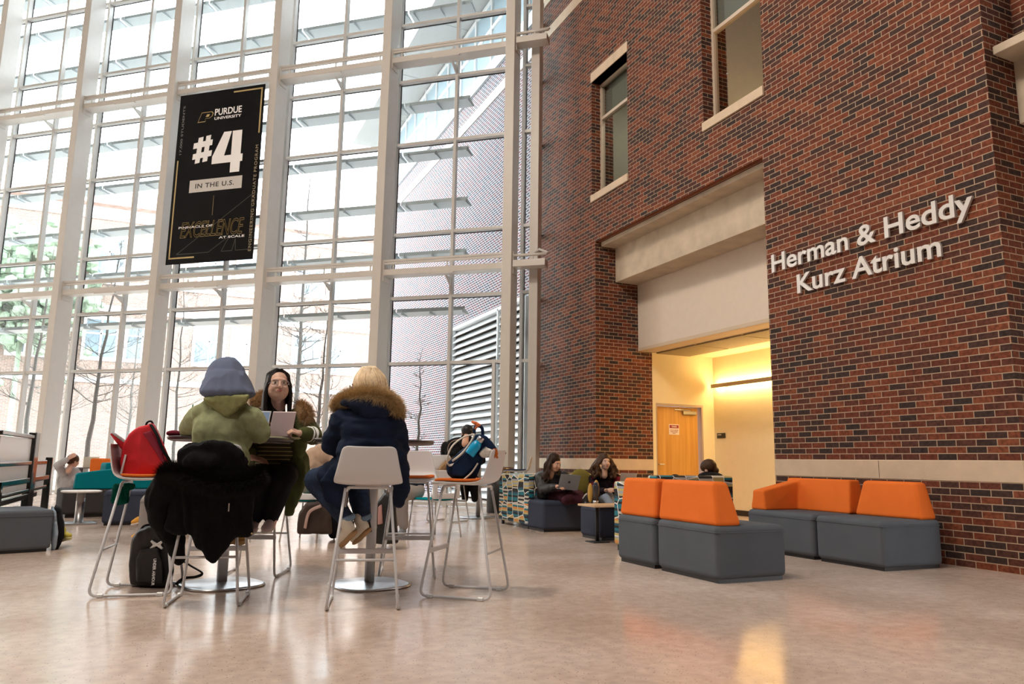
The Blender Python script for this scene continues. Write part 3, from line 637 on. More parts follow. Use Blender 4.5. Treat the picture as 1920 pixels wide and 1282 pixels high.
t, a, c = lounge('lounge_seat', 'long grey lounge seat with an orange back in front, nearest the camera', 'sofa', 4.03, 4.76, 4.875, 5.70, GREYF, group=G1)
b = nb(); hexa(b, [(-a+.015, -c+.015, .445), (-a+.28, -c+.015, .445), (-a+.28, c-.0, .445), (-a+.015, c-.0, .445), (-a+.05, -c+.08, .80), (-a+.20, -c+.08, .80), (-a+.20, c-.015, .80), (-a+.05, c-.015, .80)]); obj('backrest', b, ORANGE, t, bevel=.035, bseg=4)
t, a, c = lounge('lounge_seat', 'grey lounge corner seat with a sloping orange wing, left one before the brick pier', 'sofa', 5.99, 6.80, 5.765, 6.72, GREYF, group=G1)
b = nb(); hexa(b, [(a-.27, -c+.01, .445), (a-.015, -c+.01, .445), (a-.015, c-.01, .445), (a-.27, c-.01, .445), (a-.20, -c+.05, .80), (a-.05, -c+.05, .80), (a-.05, c-.02, .80), (a-.20, c-.02, .80)])
hexa(b, [(-a+.05, c-.24, .445), (a-.03, c-.24, .445), (a-.03, c-.01, .445), (-a+.05, c-.01, .445), (-a+.07, c-.20, .66), (a-.06, c-.20, .80), (a-.06, c-.03, .80), (-a+.07, c-.03, .66)])
obj('backrest', fuse(b, .012, 8), ORANGE, t, smooth=True)
t, a, c = lounge('lounge_seat', 'grey lounge seat with a tapered orange back standing against the brick pier', 'sofa', 5.98, 6.78, 4.93, 5.725, GREYF, group=G1)
b = nb(); hexa(b, [(a-.27, -c+.02, .445), (a-.015, -c+.02, .445), (a-.015, c-.02, .445), (a-.27, c-.02, .445), (a-.20, -c+.09, .80), (a-.05, -c+.09, .80), (a-.05, c-.09, .80), (a-.20, c-.09, .80)]); obj('backrest', b, ORANGE, t, bevel=.035, bseg=4)
def hex_fabric():
    m = bpy.data.materials.new('hexagon striped upholstery'); m.use_nodes = True; nt = m.node_tree; N = nt.nodes; L = nt.links; b = N['Principled BSDF']; b.inputs['Roughness'].default_value = .8
    g = N.new('ShaderNodeNewGeometry'); sp = N.new('ShaderNodeSeparateXYZ'); L.new(g.outputs['Position'], sp.inputs[0])
    sn = N.new('ShaderNodeSeparateXYZ'); L.new(g.outputs['True Normal'], sn.inputs[0])
    ab = N.new('ShaderNodeMath'); ab.operation = 'ABSOLUTE'; L.new(sn.outputs['X'], ab.inputs[0])
    gt = N.new('ShaderNodeMath'); gt.operation = 'GREATER_THAN'; gt.inputs[1].default_value = .6; L.new(ab.outputs[0], gt.inputs[0])
    mx = N.new('ShaderNodeMix'); L.new(gt.outputs[0], mx.inputs[0]); L.new(sp.outputs['X'], mx.inputs[2]); L.new(sp.outputs['Y'], mx.inputs[3])
    cb = N.new('ShaderNodeCombineXYZ'); L.new(mx.outputs[0], cb.inputs[0]); L.new(sp.outputs['Z'], cb.inputs[1])
    vs = []
    for feat, sc in (('DISTANCE_TO_EDGE', 1), ('F1', 1)):
        v = N.new('ShaderNodeTexVoronoi'); v.voronoi_dimensions = '2D'; v.feature = feat; v.inputs['Scale'].default_value = 5.2; v.inputs['Randomness'].default_value = .5; L.new(cb.outputs[0], v.inputs['Vector']); vs.append(v)
    st = N.new('ShaderNodeMath'); st.operation = 'MULTIPLY_ADD'; st.inputs[1].default_value = 38; L.new(sp.outputs['Z'], st.inputs[0])
    sc2 = N.new('ShaderNodeSeparateColor'); L.new(vs[1].outputs['Color'], sc2.inputs[0])
    mu = N.new('ShaderNodeMath'); mu.operation = 'MULTIPLY'; mu.inputs[1].default_value = 9; L.new(sc2.outputs[0], mu.inputs[0]); L.new(mu.outputs[0], st.inputs[2])
    fl = N.new('ShaderNodeMath'); fl.operation = 'FLOOR'; L.new(st.outputs[0], fl.inputs[0])
    wn = N.new('ShaderNodeTexWhiteNoise'); wn.noise_dimensions = '1D'; L.new(fl.outputs[0], wn.inputs['W'])
    r = ramp(nt, [(0, (.012, .012, .014)), (.3, (.01, .16, .21)), (.46, (.50, .40, .16)), (.58, (.32, .36, .40)), (.68, (.015, .07, .12)), (.8, (.55, .52, .46)), (.9, (.62, .25, .06))]); L.new(wn.outputs['Value'], r.inputs[0])
    lt = N.new('ShaderNodeMath'); lt.operation = 'LESS_THAN'; lt.inputs[1].default_value = .032; L.new(vs[0].outputs['Distance'], lt.inputs[0])
    m2 = N.new('ShaderNodeMix'); m2.data_type = 'RGBA'; L.new(lt.outputs[0], m2.inputs[0]); L.new(r.outputs[0], m2.inputs[6]); m2.inputs[7].default_value = (.74, .73, .70, 1); L.new(m2.outputs[2], b.inputs['Base Color'])
    return m
HEX = hex_fabric()
def pattern_sofa(label, loc, parts, feet):
    t = thing('patterned_sofa', label, 'sofa', loc)
    for nm, (x0, x1, y0, y1, z0, z1), m in parts: obj(nm, bx(x0, x1, y0, y1, z0, z1), m, t, bevel=.03, bseg=3)
    for x, y in feet: obj('foot', tb([(x, y, 0), (x, y, .08)], .025, 10), BLACK, t)
    return t
pattern_sofa('patterned sofa behind the two seated women, its end panel towards the bar stools', (4.68, 10.05, 0), [('end_panel', (-.05, .06, -.42, .62, .06, .76), HEX), ('back_panel', (.06, 2.2, .46, .62, .06, .76), HEX), ('seat', (.07, 2.2, -.1, .46, .07, .42), NAVYF)], [(0, -.36), (0, .55), (2.1, .5), (2.1, 0)])
pattern_sofa('patterned high-backed sofa behind the orange pair, seat of the person in black', (6.05, 7.62, 0), [('back_panel', (-.75, .42, -.14, .06, .06, .80), HEX), ('seat', (-.75, .42, .06, .62, .07, .42), NAVYF)], [(-.7, -.08), (.37, -.08), (-.7, .55), (.37, .55)])
pattern_sofa('patterned sofa end just showing left of the orange pair', (4.9, 6.9, 0), [('end_panel', (-.40, -.29, -.35, .27, .06, .74), HEX), ('seat', (-.29, .45, -.35, .27, .07, .42), NAVYF)], [(-.35, -.3), (-.35, .22), (.4, -.3), (.4, .22)])
lounge('ottoman', 'navy ottoman that the left seated woman sits on', 'ottoman', 4.64, 5.46, 9.17, 9.92, NAVYF, .415)
lounge('ottoman', 'navy ottoman between the beech table and the orange pair', 'ottoman', 4.835, 5.45, 7.99, 8.52, NAVYF, .405, bev=.05)
t = thing('coffee_table', 'low beech coffee table with a dark tumbler on it', 'table', (4.86, 7.98, 0))
obj('table_top', bx(-.30, .36, -.30, .10, .42, .445), BEECH, t, bevel=.004); obj('pedestal', tb([(-.12, -.06, .01), (-.12, -.06, .42)], .022, 12), BLACK, t, smooth=True); obj('base_plate', bx(-.25, -.03, -.2, .0, 0, .012), BLACK, t)
# --- left side of the room
t, a, c = lounge('bench', 'dark slate bench cut off by the left edge of the picture', 'bench', -2.45, -1.0, 8.62, 9.35, GREYF, .40, bev=.03)
t.rotation_euler = (0, 0, D(20)); t.location = (-1.82, 8.80, 0)
t = thing('side_table', 'small light side table on a steel pedestal before the teal sofa', 'table', (-1.10, 11.95, 0), D(14))
b = nb(); lathe(b, [(.23, .43), (.245, .435), (.245, .45), (.23, .455)], 40, sq=3); obj('table_top', b, mat('pale laminate', (.66, .60, .55), .4), t)
obj('pedestal', tb([(0, 0, .02), (0, 0, .44)], .055, 24), CHROME, t, smooth=True); b = nb(); box(b, -.2, .2, -.17, .17, 0, .025); obj('base_plate', b, CHROME, t, bevel=.006)
t = thing('teal_sofa', 'teal sofa with a sloping side on a dark base, by the glass wall', 'sofa', (-.98, 13.6, 0), D(12))
obj('base', bx(-.56, .85, -.38, .5, .05, .42), mat('charcoal upholstery', (.05, .048, .05), .9), t, bevel=.04, bseg=3)
b = nb(); hexa(b, [(-.42, -.36, .42), (.85, -.36, .42), (.85, -.14, .42), (-.42, -.14, .42), (-.40, -.33, .66), (.83, -.33, .84), (.83, -.17, .84), (-.40, -.17, .66)]); obj('side_panel', b, TEAL, t, bevel=.025, bseg=3)
b = nb(); hexa(b, [(.0, -.12, .42), (.85, -.12, .42), (.85, .5, .42), (.0, .5, .42), (.02, -.10, .82), (.83, -.10, .84), (.83, .47, .84), (.02, .47, .82)]); obj('backrest', b, TEAL, t, bevel=.03, bseg=3)
obj('plinth', bx(-.5, .8, -.33, .45, 0, .06), BLACK, t)
t = thing('orange_armchair', 'orange chair back just showing above the teal sofa', 'chair', (-1.1, 15.9, 0))
b = nb(); box(b, -.3, .35, -.3, .3, .05, .42); obj('base', b, GREYF, t, bevel=.03); obj('backrest', bx(-.28, .33, .05, .28, .42, .88), ORANGE, t, bevel=.035, bseg=3); obj('plinth', bx(-.26, .3, -.26, .26, 0, .06), BLACK, t)
lounge('ottoman', 'blue-grey ottoman in front of the teal sofa', 'ottoman', -.80, .02, 11.60, 12.3, NAVYF, .46)
lounge('ottoman', 'light grey ottoman half hidden by the black coat', 'ottoman', -.31, .45, 10.25, 11.0, LGREY, .44)
t = thing('tall_table', 'far narrow table with a pale folder standing on it, by the glass wall', 'table', at(157, 877, 15.0).xy.to_3d())
obj('table_top', bx(-.28, .28, -.25, .25, .67, .69), TOPE, t); obj('pedestal', tb([(-.05, 0, 0), (-.05, 0, .67)], .045, 16), CHROME, t, smooth=True); obj('base_plate', bx(-.2, .15, -.15, .15, 0, .015), CHROME, t)
o = obj('folder', bx(-.14, .14, -.008, .008, 0, .21), mat('pale folder', (.62, .62, .52), .6), None); o.location = at(170, 875, 15.0).xy.to_3d()+Vector((0, 0, .691)); o.rotation_euler = (.0, 0, .2); tag(o, 'pale open folder standing on the far narrow table', 'folder')
# --- made-up slatted rail, its stripes stand in for a blurred glossy reflection
GLOSS = mat('gloss black panel', (.012, .014, .013), .12)
t = thing('reflection_rail', 'black and white slatted stand-in for a blurred reflection running back from the left bench', 'railing', (-1.66, 9.4, 0))
PW = mat('reflected pane white', (.78, .78, .78), .3)
for y0, y1, z0, z1 in ((.0, 1.9, .86, 1.13), (.0, 1.9, .64, .80), (2.3, 3.4, .64, .84), (.0, 1.9, .50, .58), (2.3, 3.3, .50, .58)): obj('white_panel', bx(-.012, .0, y0, y1, z0, z1), PW, t)
for z, h, L in ((.83, .06, 3.2), (.61, .07, 3.75), (.48, .05, 3.4), (.41, .07, 2.6), (1.16, .05, 1.9)): obj('slat', bx(-.02, .03, -.1, L, z-h/2, z+h/2), GLOSS, t, bevel=.012)
for y0, w, z1 in ((1.95, .32, 1.22), (3.6, .10, .9)): obj('post', bx(-.05, .04, y0, y0+w, 0, z1), GLOSS, t, bevel=.012)
obj('post', bx(-.04, .04, .1, .18, 0, .64), GLOSS, t)
# ================================================================ people and what they carry
SKIN = mat('warm skin', (.62, .36, .25), .5, bump=.05, bscale=150); SKIN2 = mat('light skin', (.66, .42, .32), .5, bump=.05, bscale=150)
HAIRB = mat('black hair', (.008, .006, .006), .45, spec=.2); HAIRBR = mat('dark brown hair', (.030, .015, .009), .5, spec=.2); HAIRM = mat('brown hair', (.065, .032, .017), .5, spec=.2)
HAIRBL = mat('blond hair', (.78, .60, .38), .45, var=.2, vscale=40)
def frame(fwd, up=(0, 0, 1)):
    f = Vector(fwd).normalized(); r = f.cross(Vector(up)).normalized(); u = r.cross(f)
    return Matrix((r, f, u)).transposed()                          # local x right, y forward, z up
def head(bm, c, R, s=1.0):
    def e(p, r): ell(bm, Vector(c)+R @ (Vector(p)*s), tuple(q*s for q in r), R, 16)
    e((0, -.012, .03), (.076, .094, .088)); e((0, .028, -.02), (.064, .066, .088)); e((0, .042, -.078), (.044, .046, .036))
    e((0, .098, -.012), (.012, .017, .028)); e((0, .106, -.028), (.017, .014, .012)); e((0, .076, .03), (.056, .018, .014))
    for x in (-1, 1): e((x*.077, -.005, -.012), (.011, .022, .034)); e((x*.036, .066, -.035), (.026, .026, .026))
    e((0, .084, -.06), (.028, .016, .014))
def face(parent, c, R, s, lip, brow, glasses=None):
    def e(bm, p, r): ell(bm, Vector(c)+R @ (Vector(p)*s), tuple(q*s for q in r), R, 12)
    W_ = mat('eye white', (.8, .79, .77), .3); I_ = mat('dark iris', (.02, .012, .01), .2)
    for x in (-1, 1):
        b = nb(); e(b, (x*.031, .078, .006), (.0135, .009, .0062)); y = obj('eye', b, W_, parent, smooth=True, world=True)
        b = nb(); e(b, (x*.031+.001, .0855, .0062), (.0058, .003, .0056)); obj('iris', b, I_, y, smooth=True, world=True)
        b = nb(); tube(b, [Vector(c)+R @ (Vector(q)*s) for q in ((x*.044, .066, .030), (x*.032, .078, .034), (x*.018, .083, .031))], [.002*s, .004*s, .003*s], 6); obj('eyebrow', b, brow, parent, world=True)
        if glasses:
            P = [Vector(c)+R @ (Vector((x*.034+.029*math.cos(a), .104-.006*abs(math.cos(a)), .002+.021*math.sin(a)))*s) for a in [2*PI*k/20 for k in range(21)]]
            b = nb(); tube(b, P, .0024*s, 5)
            if x > 0:
                tube(b, [Vector(c)+R @ (Vector(q)*s) for q in ((.006, .105, .005), (-.006, .105, .005))], .002*s, 5)
                for xx in (-1, 1): tube(b, [Vector(c)+R @ (Vector(q)*s) for q in ((xx*.063, .098, .006), (xx*.083, .0, .004))], .002*s, 5)
            obj('glasses_frame', b, glasses, parent, smooth=True, world=True)
            b = nb(); lathe(b, [(.028*s, 0), (.028*s, .001)], 20, Matrix.Translation(Vector(c)+R @ (Vector((x*.034, .1015, .002))*s)) @ R.to_4x4() @ Matrix.Rotation(-PI/2, 4, 'X') @ Matrix.Diagonal((1, .72, 1, 1))); obj('lens', b, GLASS, parent, world=True)
    b = nb(); e(b, (0, .097, -.053), (.021, .007, .0045)); e(b, (0, .096, -.061), (.018, .008, .0055)); obj('lips', b, lip, parent, smooth=True, world=True)
def hand(bm, wrist, d, back, s=1.0, side=1, curl=.5):
    """palm with five bent fingers; d along the fingers, back out of the back of the hand, side=+1 right"""
    y = Vector(d).normalized(); z = (Vector(back)-y*Vector(back).dot(y)).normalized(); x = y.cross(z)*1.0
    def P(a, b_, c): return Vector(wrist)+(x*a*-side+y*b_+z*c)*s
    for k in range(4):
        xa = (-.028, -.009, .010, .027)[k]; chain(bm, [P(xa*.6, .005, 0), P(xa, .085, .004)], [.014*s, .0115*s], 8)
    for k in range(4):
        xa = (-.030, -.010, .011, .030)[k]; L = (.062, .078, .082, .070)[k]; a = 0; p = P(xa, .085, .004); pts = [p]
        q = Vector((xa, .085, .004))
        for i, f in enumerate((.45, .32, .23)):
            a += curl*(.9, 1.2, .8)[i]; q = q+Vector((0, math.cos(a), -math.sin(a)))*L*f; pts.append(P(q.x, q.y, q.z))
        chain(bm, pts, [.0095*s, .009*s, .0082*s, .007*s], 8)
    chain(bm, [P(.026, .025, -.004), P(.046, .055, -.014), P(.046, .083, -.03-.01*curl), P(.036, .103, -.04-.015*curl)], [.014*s, .0115*s, .010*s, .008*s], 8)
def strands(bm, c, R, s, spec, r=.012, seed=1):
    """long hair: spec = list of (start, end) in head space, bundles hanging between them"""
    random.seed(seed)
    for a, mid, z in spec:
        pts = smooth_path([Vector(c)+R @ (Vector(q)*s) for q in (a, mid, z)], 4); tube(bm, pts, [r*s*(1.1-.6*i/(len(pts)-1)) for i in range(len(pts))], 7)
def fur(name, path, r, n, L, m, parent, seed=2, sides=7, flat=1.0):
    """fur trim: a soft core with many fine tufts standing on it"""
    random.seed(seed); P = smooth_path(path, 6); b = nb(); tube(b, P, [r*.8]*len(P), 8)
    for k in range(n):
        i = random.random()*(len(P)-1.001); f = i-int(i); p = P[int(i)].lerp(P[int(i)+1], f); t = (P[int(i)+1]-P[int(i)]).normalized()
        d = Vector((random.gauss(0, 1), random.gauss(0, 1), random.gauss(0, 1))); d = (d-t*d.dot(t))
        if d.length < .01: continue
        d.normalize(); q = p+d*r*.6; tip = p+d*(r+L*random.uniform(.4, 1))+t*random.gauss(0, .35)*L+Vector((0, 0, -.15*L))
        s = t.cross(d)*.0013; u = t*.0013
        v = [b.verts.new(q+s), b.verts.new(q-s*.5+u), b.verts.new(q-s*.5-u), b.verts.new(tip)]
        for tri in ((0, 1, 3), (1, 2, 3), (2, 0, 3)): b.faces.new([v[x] for x in tri])
    return obj(name, b, m, parent, world=True)
def slab(bm, outline, d, thick, lean=0):
    """solid with the given outline (frame spots at depth d) and a thickness away from the camera"""
    pts = [at(u, v, d+lean*(v-outline[0][1])) for u, v in outline]; n = sum(pts, Vector())/len(pts); n.z = 0; n.normalize()
    A = [bm.verts.new(p) for p in pts]; B = [bm.verts.new(p+n*thick) for p in pts]; k = len(pts)
    bm.faces.new(A); bm.faces.new(B[::-1])
    for i in range(k): bm.faces.new((A[i], B[i], B[(i+1) % k], A[(i+1) % k]))
def blob(name, parent, m, build, voxel=.012, sm=6, fold=0, fs=9, fd=(1, 1, .5), inflate=0):
    b = nb(); build(b); bmesh.ops.recalc_face_normals(b, faces=b.faces); b = fuse(b, voxel, sm, fold, fs, fd, inflate); return obj(name, b, m, parent, smooth=True, world=True)
def shoe(parent, heel, toe, up, upper, sole, L=None, s=1.0, name='shoe'):
    h = Vector(heel); y = Vector(toe)-h; L = y.length; R = frame(y, up); M = Matrix.Translation(h) @ R.to_4x4()
    def q(bm, c, r): ell(bm, M @ Vector(c), r, R, 14)
    def bu(bm):
        q(bm, (0, .06*L/.27, .05*s), (.038*s, .06*s, .055*s)); q(bm, (0, .13*L/.27, .04*s), (.042*s, .09*s, .042*s)); q(bm, (0, .20*L/.27, .03*s), (.044*s, .06*s, .032*s))
        chain(bm, [M @ Vector((0, .045, .06*s)), M @ Vector((0, .04, .11*s))], [.042*s, .043*s], 10)
    u = blob(name, parent, upper, bu, .008, 3)
    def bs(bm):
        q(bm, (0, .055*L/.27, .004), (.037*s, .058*s, .020)); q(bm, (0, .19*L/.27, .004), (.046*s, .078*s, .019)); q(bm, (0, .12*L/.27, .004), (.040*s, .09*s, .018))
    blob('sole', u, sole, bs, .008, 2); return u
def person(label, loc): return thing('person', label, 'person', loc)
DENIM = mat('dark blue denim', (.028, .045, .085), .85, var=.2, vscale=30); BLKCL = mat('black trousers', (.010, .010, .013), .85)

# ---- person in the green hoodie, seen from behind
t = person('person from behind in a grey-blue head scarf and green hoodie on a bar stool', (.295, 5.475, 0))
hc = at(424, 708, 5.25); hR = frame((.30, .95, -.05))
def bu(b):
    head(b, hc, hR); chain(b, [at(424, 722, 5.22), at(421, 758, 5.17)], [.055, .06]); ell(b, at(418, 800, 5.12), (.16, .10, .18)); ell(b, at(414, 870, 5.05), (.16, .12, .13))
    chain(b, [at(371, 777, 5.17), at(356, 808, 5.38), at(392, 812, 5.66)], [.05, .042, .028]); chain(b, [at(475, 780, 5.15), at(495, 815, 5.16), at(476, 812, 5.52)], [.05, .042, .028])
    hand(b, at(394, 812, 5.68), (.5, .9, 0), (0, 0, 1), .95, -1, .5); hand(b, at(474, 811, 5.56), (-.2, .9, 0), (0, 0, 1), .95, 1, .5)
    for u, k, f in ((393, 392, 432), (436, 452, 450)): chain(b, [at(u, 882, 5.05), at(k, 893, 5.42), at(f, 1000, 5.36)], [.075, .055, .035])
blob('body', t, SKIN, bu, .008, 4)
face(t, hc, hR, 1, mat('lips', (.42, .16, .13), .4), HAIRB)
def bu(b):
    for u, k, f in ((393, 392, 432), (436, 452, 450)): chain(b, [at(u, 878, 5.03), at(k, 890, 5.42), at(f, 992, 5.36)], [.10, .075, .052])
    ell(b, at(414, 880, 5.03), (.185, .15, .11))
blob('trousers', t, BLKCL, bu, .012, 5, .004)
BOOT = mat('tan suede', (.52, .30, .10), .9, bump=.1)
shoe(t, at(441, 1015, 5.28), at(418, 1020, 5.46), (0, 0, 1), BOOT, mat('boot sole', (.35, .22, .1), .8)); shoe(t, at(455, 1015, 5.30), at(446, 1020, 5.52), (0, 0, 1), BOOT, mat('boot sole', (.3, .2, .1)))
HOODIE = mat('heathered olive knit', (.30, .335, .19), .95, var=.14, vscale=26, bump=.2, bscale=240)
def bu(b):
    ell(b, at(418, 812, 5.12), (.205, .135, .20)); ell(b, at(413, 862, 5.05), (.20, .15, .15)); ell(b, at(420, 774, 5.17), (.205, .105, .09)); ell(b, at(424, 760, 5.16), (.16, .10, .06)); ell(b, at(424, 748, 5.18), (.11, .09, .05))
    chain(b, [at(373, 784, 5.17), at(354, 806, 5.38), at(382, 812, 5.60)], [.085, .068, .048]); chain(b, [at(470, 784, 5.14), at(489, 812, 5.15), at(478, 814, 5.46)], [.085, .068, .048])
blob('hoodie', t, HOODIE, bu, .010, 6, .010, 8)
def bu(b):
    slab(b, [(380, 746), (400, 742), (468, 740), (464, 750), (436, 776), (424, 782), (412, 774), (394, 758)], 5.03, .06); ell(b, at(424, 752, 5.09), (.14, .05, .04))
blob('hood', t, mat('heathered olive hood', (.27, .285, .13), .95, var=.12, vscale=26, bump=.2, bscale=240), bu, .010, 7, .006, 14)
def bu(b):
    ell(b, hc+Vector((0, -.005, .02)), (.125, .145, .122))
    for k in range(9): f = k/8; ell(b, at(424+6*f, 703+33*f, 5.22-.06*f), (.130+.062*f, .135, .05))
blob('head_scarf', t, mat('grey blue jersey scarf', (.15, .185, .285), .95, bump=.15, bscale=200), bu, .010, 8, .012, 8, (1, 1, .3))
# ---- dark-haired woman with glasses
t = person('dark-haired woman with glasses facing the camera in an olive parka', (.70, 6.60, 0))
hc = at(521, 724, 5.98); hR = frame((.02, -.98, .16))
def bu(b):
    head(b, hc, hR, 1.08); ell(b, hc+hR @ Vector((0, .025, -.04)), (.084, .074, .088), hR); chain(b, [at(521, 748, 6.0), at(521, 785, 6.06)], [.056, .066]); ell(b, at(521, 815, 6.1), (.15, .10, .16)); ell(b, at(521, 786, 6.05), (.12, .08, .06)); ell(b, at(521, 880, 6.15), (.16, .12, .12))
    chain(b, [at(560, 785, 6.1), at(583, 822, 5.92), at(562, 812, 5.76)], [.05, .042, .028]); chain(b, [at(486, 785, 6.1), at(470, 835, 6.05), at(472, 858, 5.86)], [.05, .042, .028])
    hand(b, at(565, 813, 5.78), (-.95, -.2, .25), (-.1, -.5, .8), 1.0, -1, 1.15); hand(b, at(470, 857, 5.86), (.9, -.35, -.25), (0, -.4, .9), 1.0, 1, .35)
    for u, k, f in ((503, 488, 476), (540, 532, 508)): chain(b, [at(u, 890, 6.15), at(k, 896, 5.76), at(f, 985, 5.84)], [.07, .055, .036])
blob('body', t, SKIN2, bu, .0065, 4)
face(t, hc, hR, 1.08, mat('pink lips', (.50, .17, .15), .4), HAIRB, mat('pale glasses frame', (.42, .34, .36), .3))
def bu(b):
    for u, k, f in ((503, 488, 478), (540, 534, 509)): chain(b, [at(u, 886, 6.13), at(k, 892, 5.76), at(f, 968, 5.84)], [.105, .088, .062])
    ell(b, at(521, 888, 6.13), (.19, .15, .11))
blob('trousers', t, BLKCL, bu, .012, 5, .004)
KN = mat('striped knit', (.07, .065, .03), .9, bump=.1, bscale=160)
nt = KN.node_tree; g = nt.nodes.new('ShaderNodeNewGeometry'); sp = nt.nodes.new('ShaderNodeSeparateXYZ'); nt.links.new(g.outputs['Position'], sp.inputs[0]); q = nt.nodes.new('ShaderNodeMath'); q.operation = 'PINGPONG'; q.inputs[1].default_value = .016; nt.links.new(sp.outputs['Z'], q.inputs[0]); r = ramp(nt, [(0, (.36, .30, .15)), (.0022, (.06, .055, .03))]); nt.links.new(q.outputs[0], r.inputs[0]); nt.links.new(r.outputs[0], nt.nodes['Principled BSDF'].inputs['Base Color'])
blob('striped_shirt', t, KN, lambda b: (ell(b, at(521, 842, 6.08), (.19, .145, .13)), ell(b, at(521, 872, 6.1), (.19, .15, .08))), .012, 5)
def bu(b): ell(b, at(521, 817, 6.07), (.15, .125, .135))
blob('black_top', t, BLKCL, bu, .010, 4)
OLIVE = mat('olive parka cloth', (.075, .085, .032), .85, var=.12, vscale=10)
def bu(b):
    for sx, u in ((-1, 488), (1, 556)):
        ell(b, at(u+sx*3, 815, 6.12), (.085, .15, .2)); ell(b, at(u, 782, 6.12), (.09, .11, .07)); ell(b, at(u+sx*6, 880, 6.15), (.075, .15, .16))
    ell(b, at(521, 820, 6.22), (.2, .07, .22)); ell(b, at(521, 880, 6.28), (.21, .07, .2))
    chain(b, [at(563, 785, 6.1), at(586, 817, 5.92), at(571, 813, 5.80)], [.09, .074, .054]); chain(b, [at(484, 787, 6.1), at(467, 835, 6.06), at(469, 853, 5.90)], [.09, .07, .052])
    slab(b, [(536, 860), (560, 850), (574, 880), (570, 915), (556, 945), (548, 966), (535, 966), (538, 930)], 6.02, .10)
blob('parka', t, OLIVE, bu, .011, 6, .009, 9)
for k in range(2):
    a = at(578+k*7, 814, 5.83+.03*k); b = nb(); n = (at(586, 817, 5.92)-at(571, 813, 5.80)).normalized(); lathe(b, [(.060, -.004), (.0635, 0), (.060, .004)], 20, Matrix.Translation(a) @ n.to_track_quat('Z', 'Y').to_matrix().to_4x4()); obj('cuff_stripe', b, WHITE, t, smooth=True, world=True)
FURB = mat('brown fur', (.46, .30, .16), .9, var=.45, vscale=60)
fur('fur_trim', [at(495, 742, 6.18), at(484, 747, 6.12), at(478, 756, 6.05)], .04, 2000, .045, FURB, t)
fur('fur_trim', [at(560, 758, 6.05), at(572, 766, 5.98), at(577, 780, 5.95), at(571, 790, 5.95)], .04, 3000, .05, FURB, t, 5)
b = nb(); random.seed(4)
ell(b, hc+hR @ Vector((0, -.036, .045)), (.094, .106, .098), hR); ell(b, hc+hR @ Vector((0, -.085, -.10)), (.085, .04, .2), hR)
spec = []
for k in range(26):
    x = -1 if k % 2 else 1; f = random.uniform(0, 1)
    spec.append(((x*.075*f, .06*(1-f)-.02, .132-.03*f), (x*(.084+.012*random.random()), .03-.09*random.random(), -.06), (x*(.078+.032*random.random()), .05-.10*random.random(), -.35-.08*random.random())))
strands(b, hc, hR, 1.05, spec, .018)
o = fuse(b, .008, 3); obj('hair', o, HAIRB, t, smooth=True, world=True)
PINKSH = mat('dusty pink trainers', (.42, .33, .34), .8)
SOLEW = mat('pale rubber sole', (.62, .58, .56), .7)
shoe(t, at(510, 988, 5.90), at(496, 1000, 5.62), (0, 0, 1), PINKSH, SOLEW); shoe(t, at(478, 990, 5.90), at(468, 1002, 5.66), (0, 0, 1), PINKSH, SOLEW)
# ---- blond person in the navy parka
t = person('blond person from behind in a navy parka with a brown fur hood', (1.225, 5.03, 0))
hc = at(686, 727, 5.10); hR = frame((-.88, .42, -.10))
def bu(b):
    head(b, hc, hR); chain(b, [at(690, 742, 5.08), at(692, 775, 5.05)], [.056, .062]); ell(b, at(692, 810, 5.0), (.16, .10, .18)); ell(b, at(692, 880, 4.98), (.16, .11, .13))
    chain(b, [at(648, 785, 5.05), at(624, 832, 5.13), at(648, 818, 5.42)], [.05, .042, .028]); chain(b, [at(735, 788, 5.06), at(748, 832, 5.22), at(716, 818, 5.46)], [.05, .042, .028])
    hand(b, at(650, 817, 5.45), (.3, .9, .0), (0, 0, 1), 1, -1, .4); hand(b, at(713, 817, 5.49), (-.5, .8, 0), (0, 0, 1), 1, 1, .4)
    for h, k, f, dk, df in ((670, 596, 652, 5.28, 5.10), (712, 668, 681, 5.42, 5.20)): chain(b, [at(h, 882, 5.05), at(k, 900, dk), at(f, 990, df)], [.07, .055, .036])
blob('body', t, SKIN2, bu, .0075, 4)
face(t, hc, hR, 1, mat('lips', (.42, .16, .13)), HAIRBL, mat('black glasses frame', (.015, .015, .02), .3))
def bu(b):
    for h, k, f, dk, df in ((670, 594, 647, 5.28, 5.10), (712, 668, 680, 5.42, 5.20)): chain(b, [at(h, 880, 5.03), at(k, 900, dk), at(f, 970, df)], [.10, .088, .058])
    ell(b, at(692, 880, 5.0), (.18, .14, .095))
blob('jeans', t, DENIM, bu, .011, 5, .005)
for f, df in ((650, 5.10), (681, 5.20)): obj('jeans_cuff', tb([at(f-2, 966, df), at(f+1, 976, df)], .061, 20), mat('light denim turn-up', (.16, .24, .34), .9), t, smooth=True, world=True, bevel=.01); obj('sock', tb([at(f+2, 980, df), at(f+5, 998, df)], .043, 16), BLKCL, t, smooth=True, world=True)
CRM = mat('cream canvas', (.70, .66, .56), .9, bump=.1, bscale=200); GUM = mat('gum rubber sole', (.36, .23, .12), .8)
shoe(t, at(668, 996, 5.03), at(636, 1028, 5.16), (-.45, .35, .6), CRM, GUM); shoe(t, at(694, 992, 5.13), at(664, 1020, 5.28), (-.45, .35, .6), CRM, GUM)
NAVYC = mat('navy parka cloth', (.009, .016, .038), .8, var=.15, vscale=12)
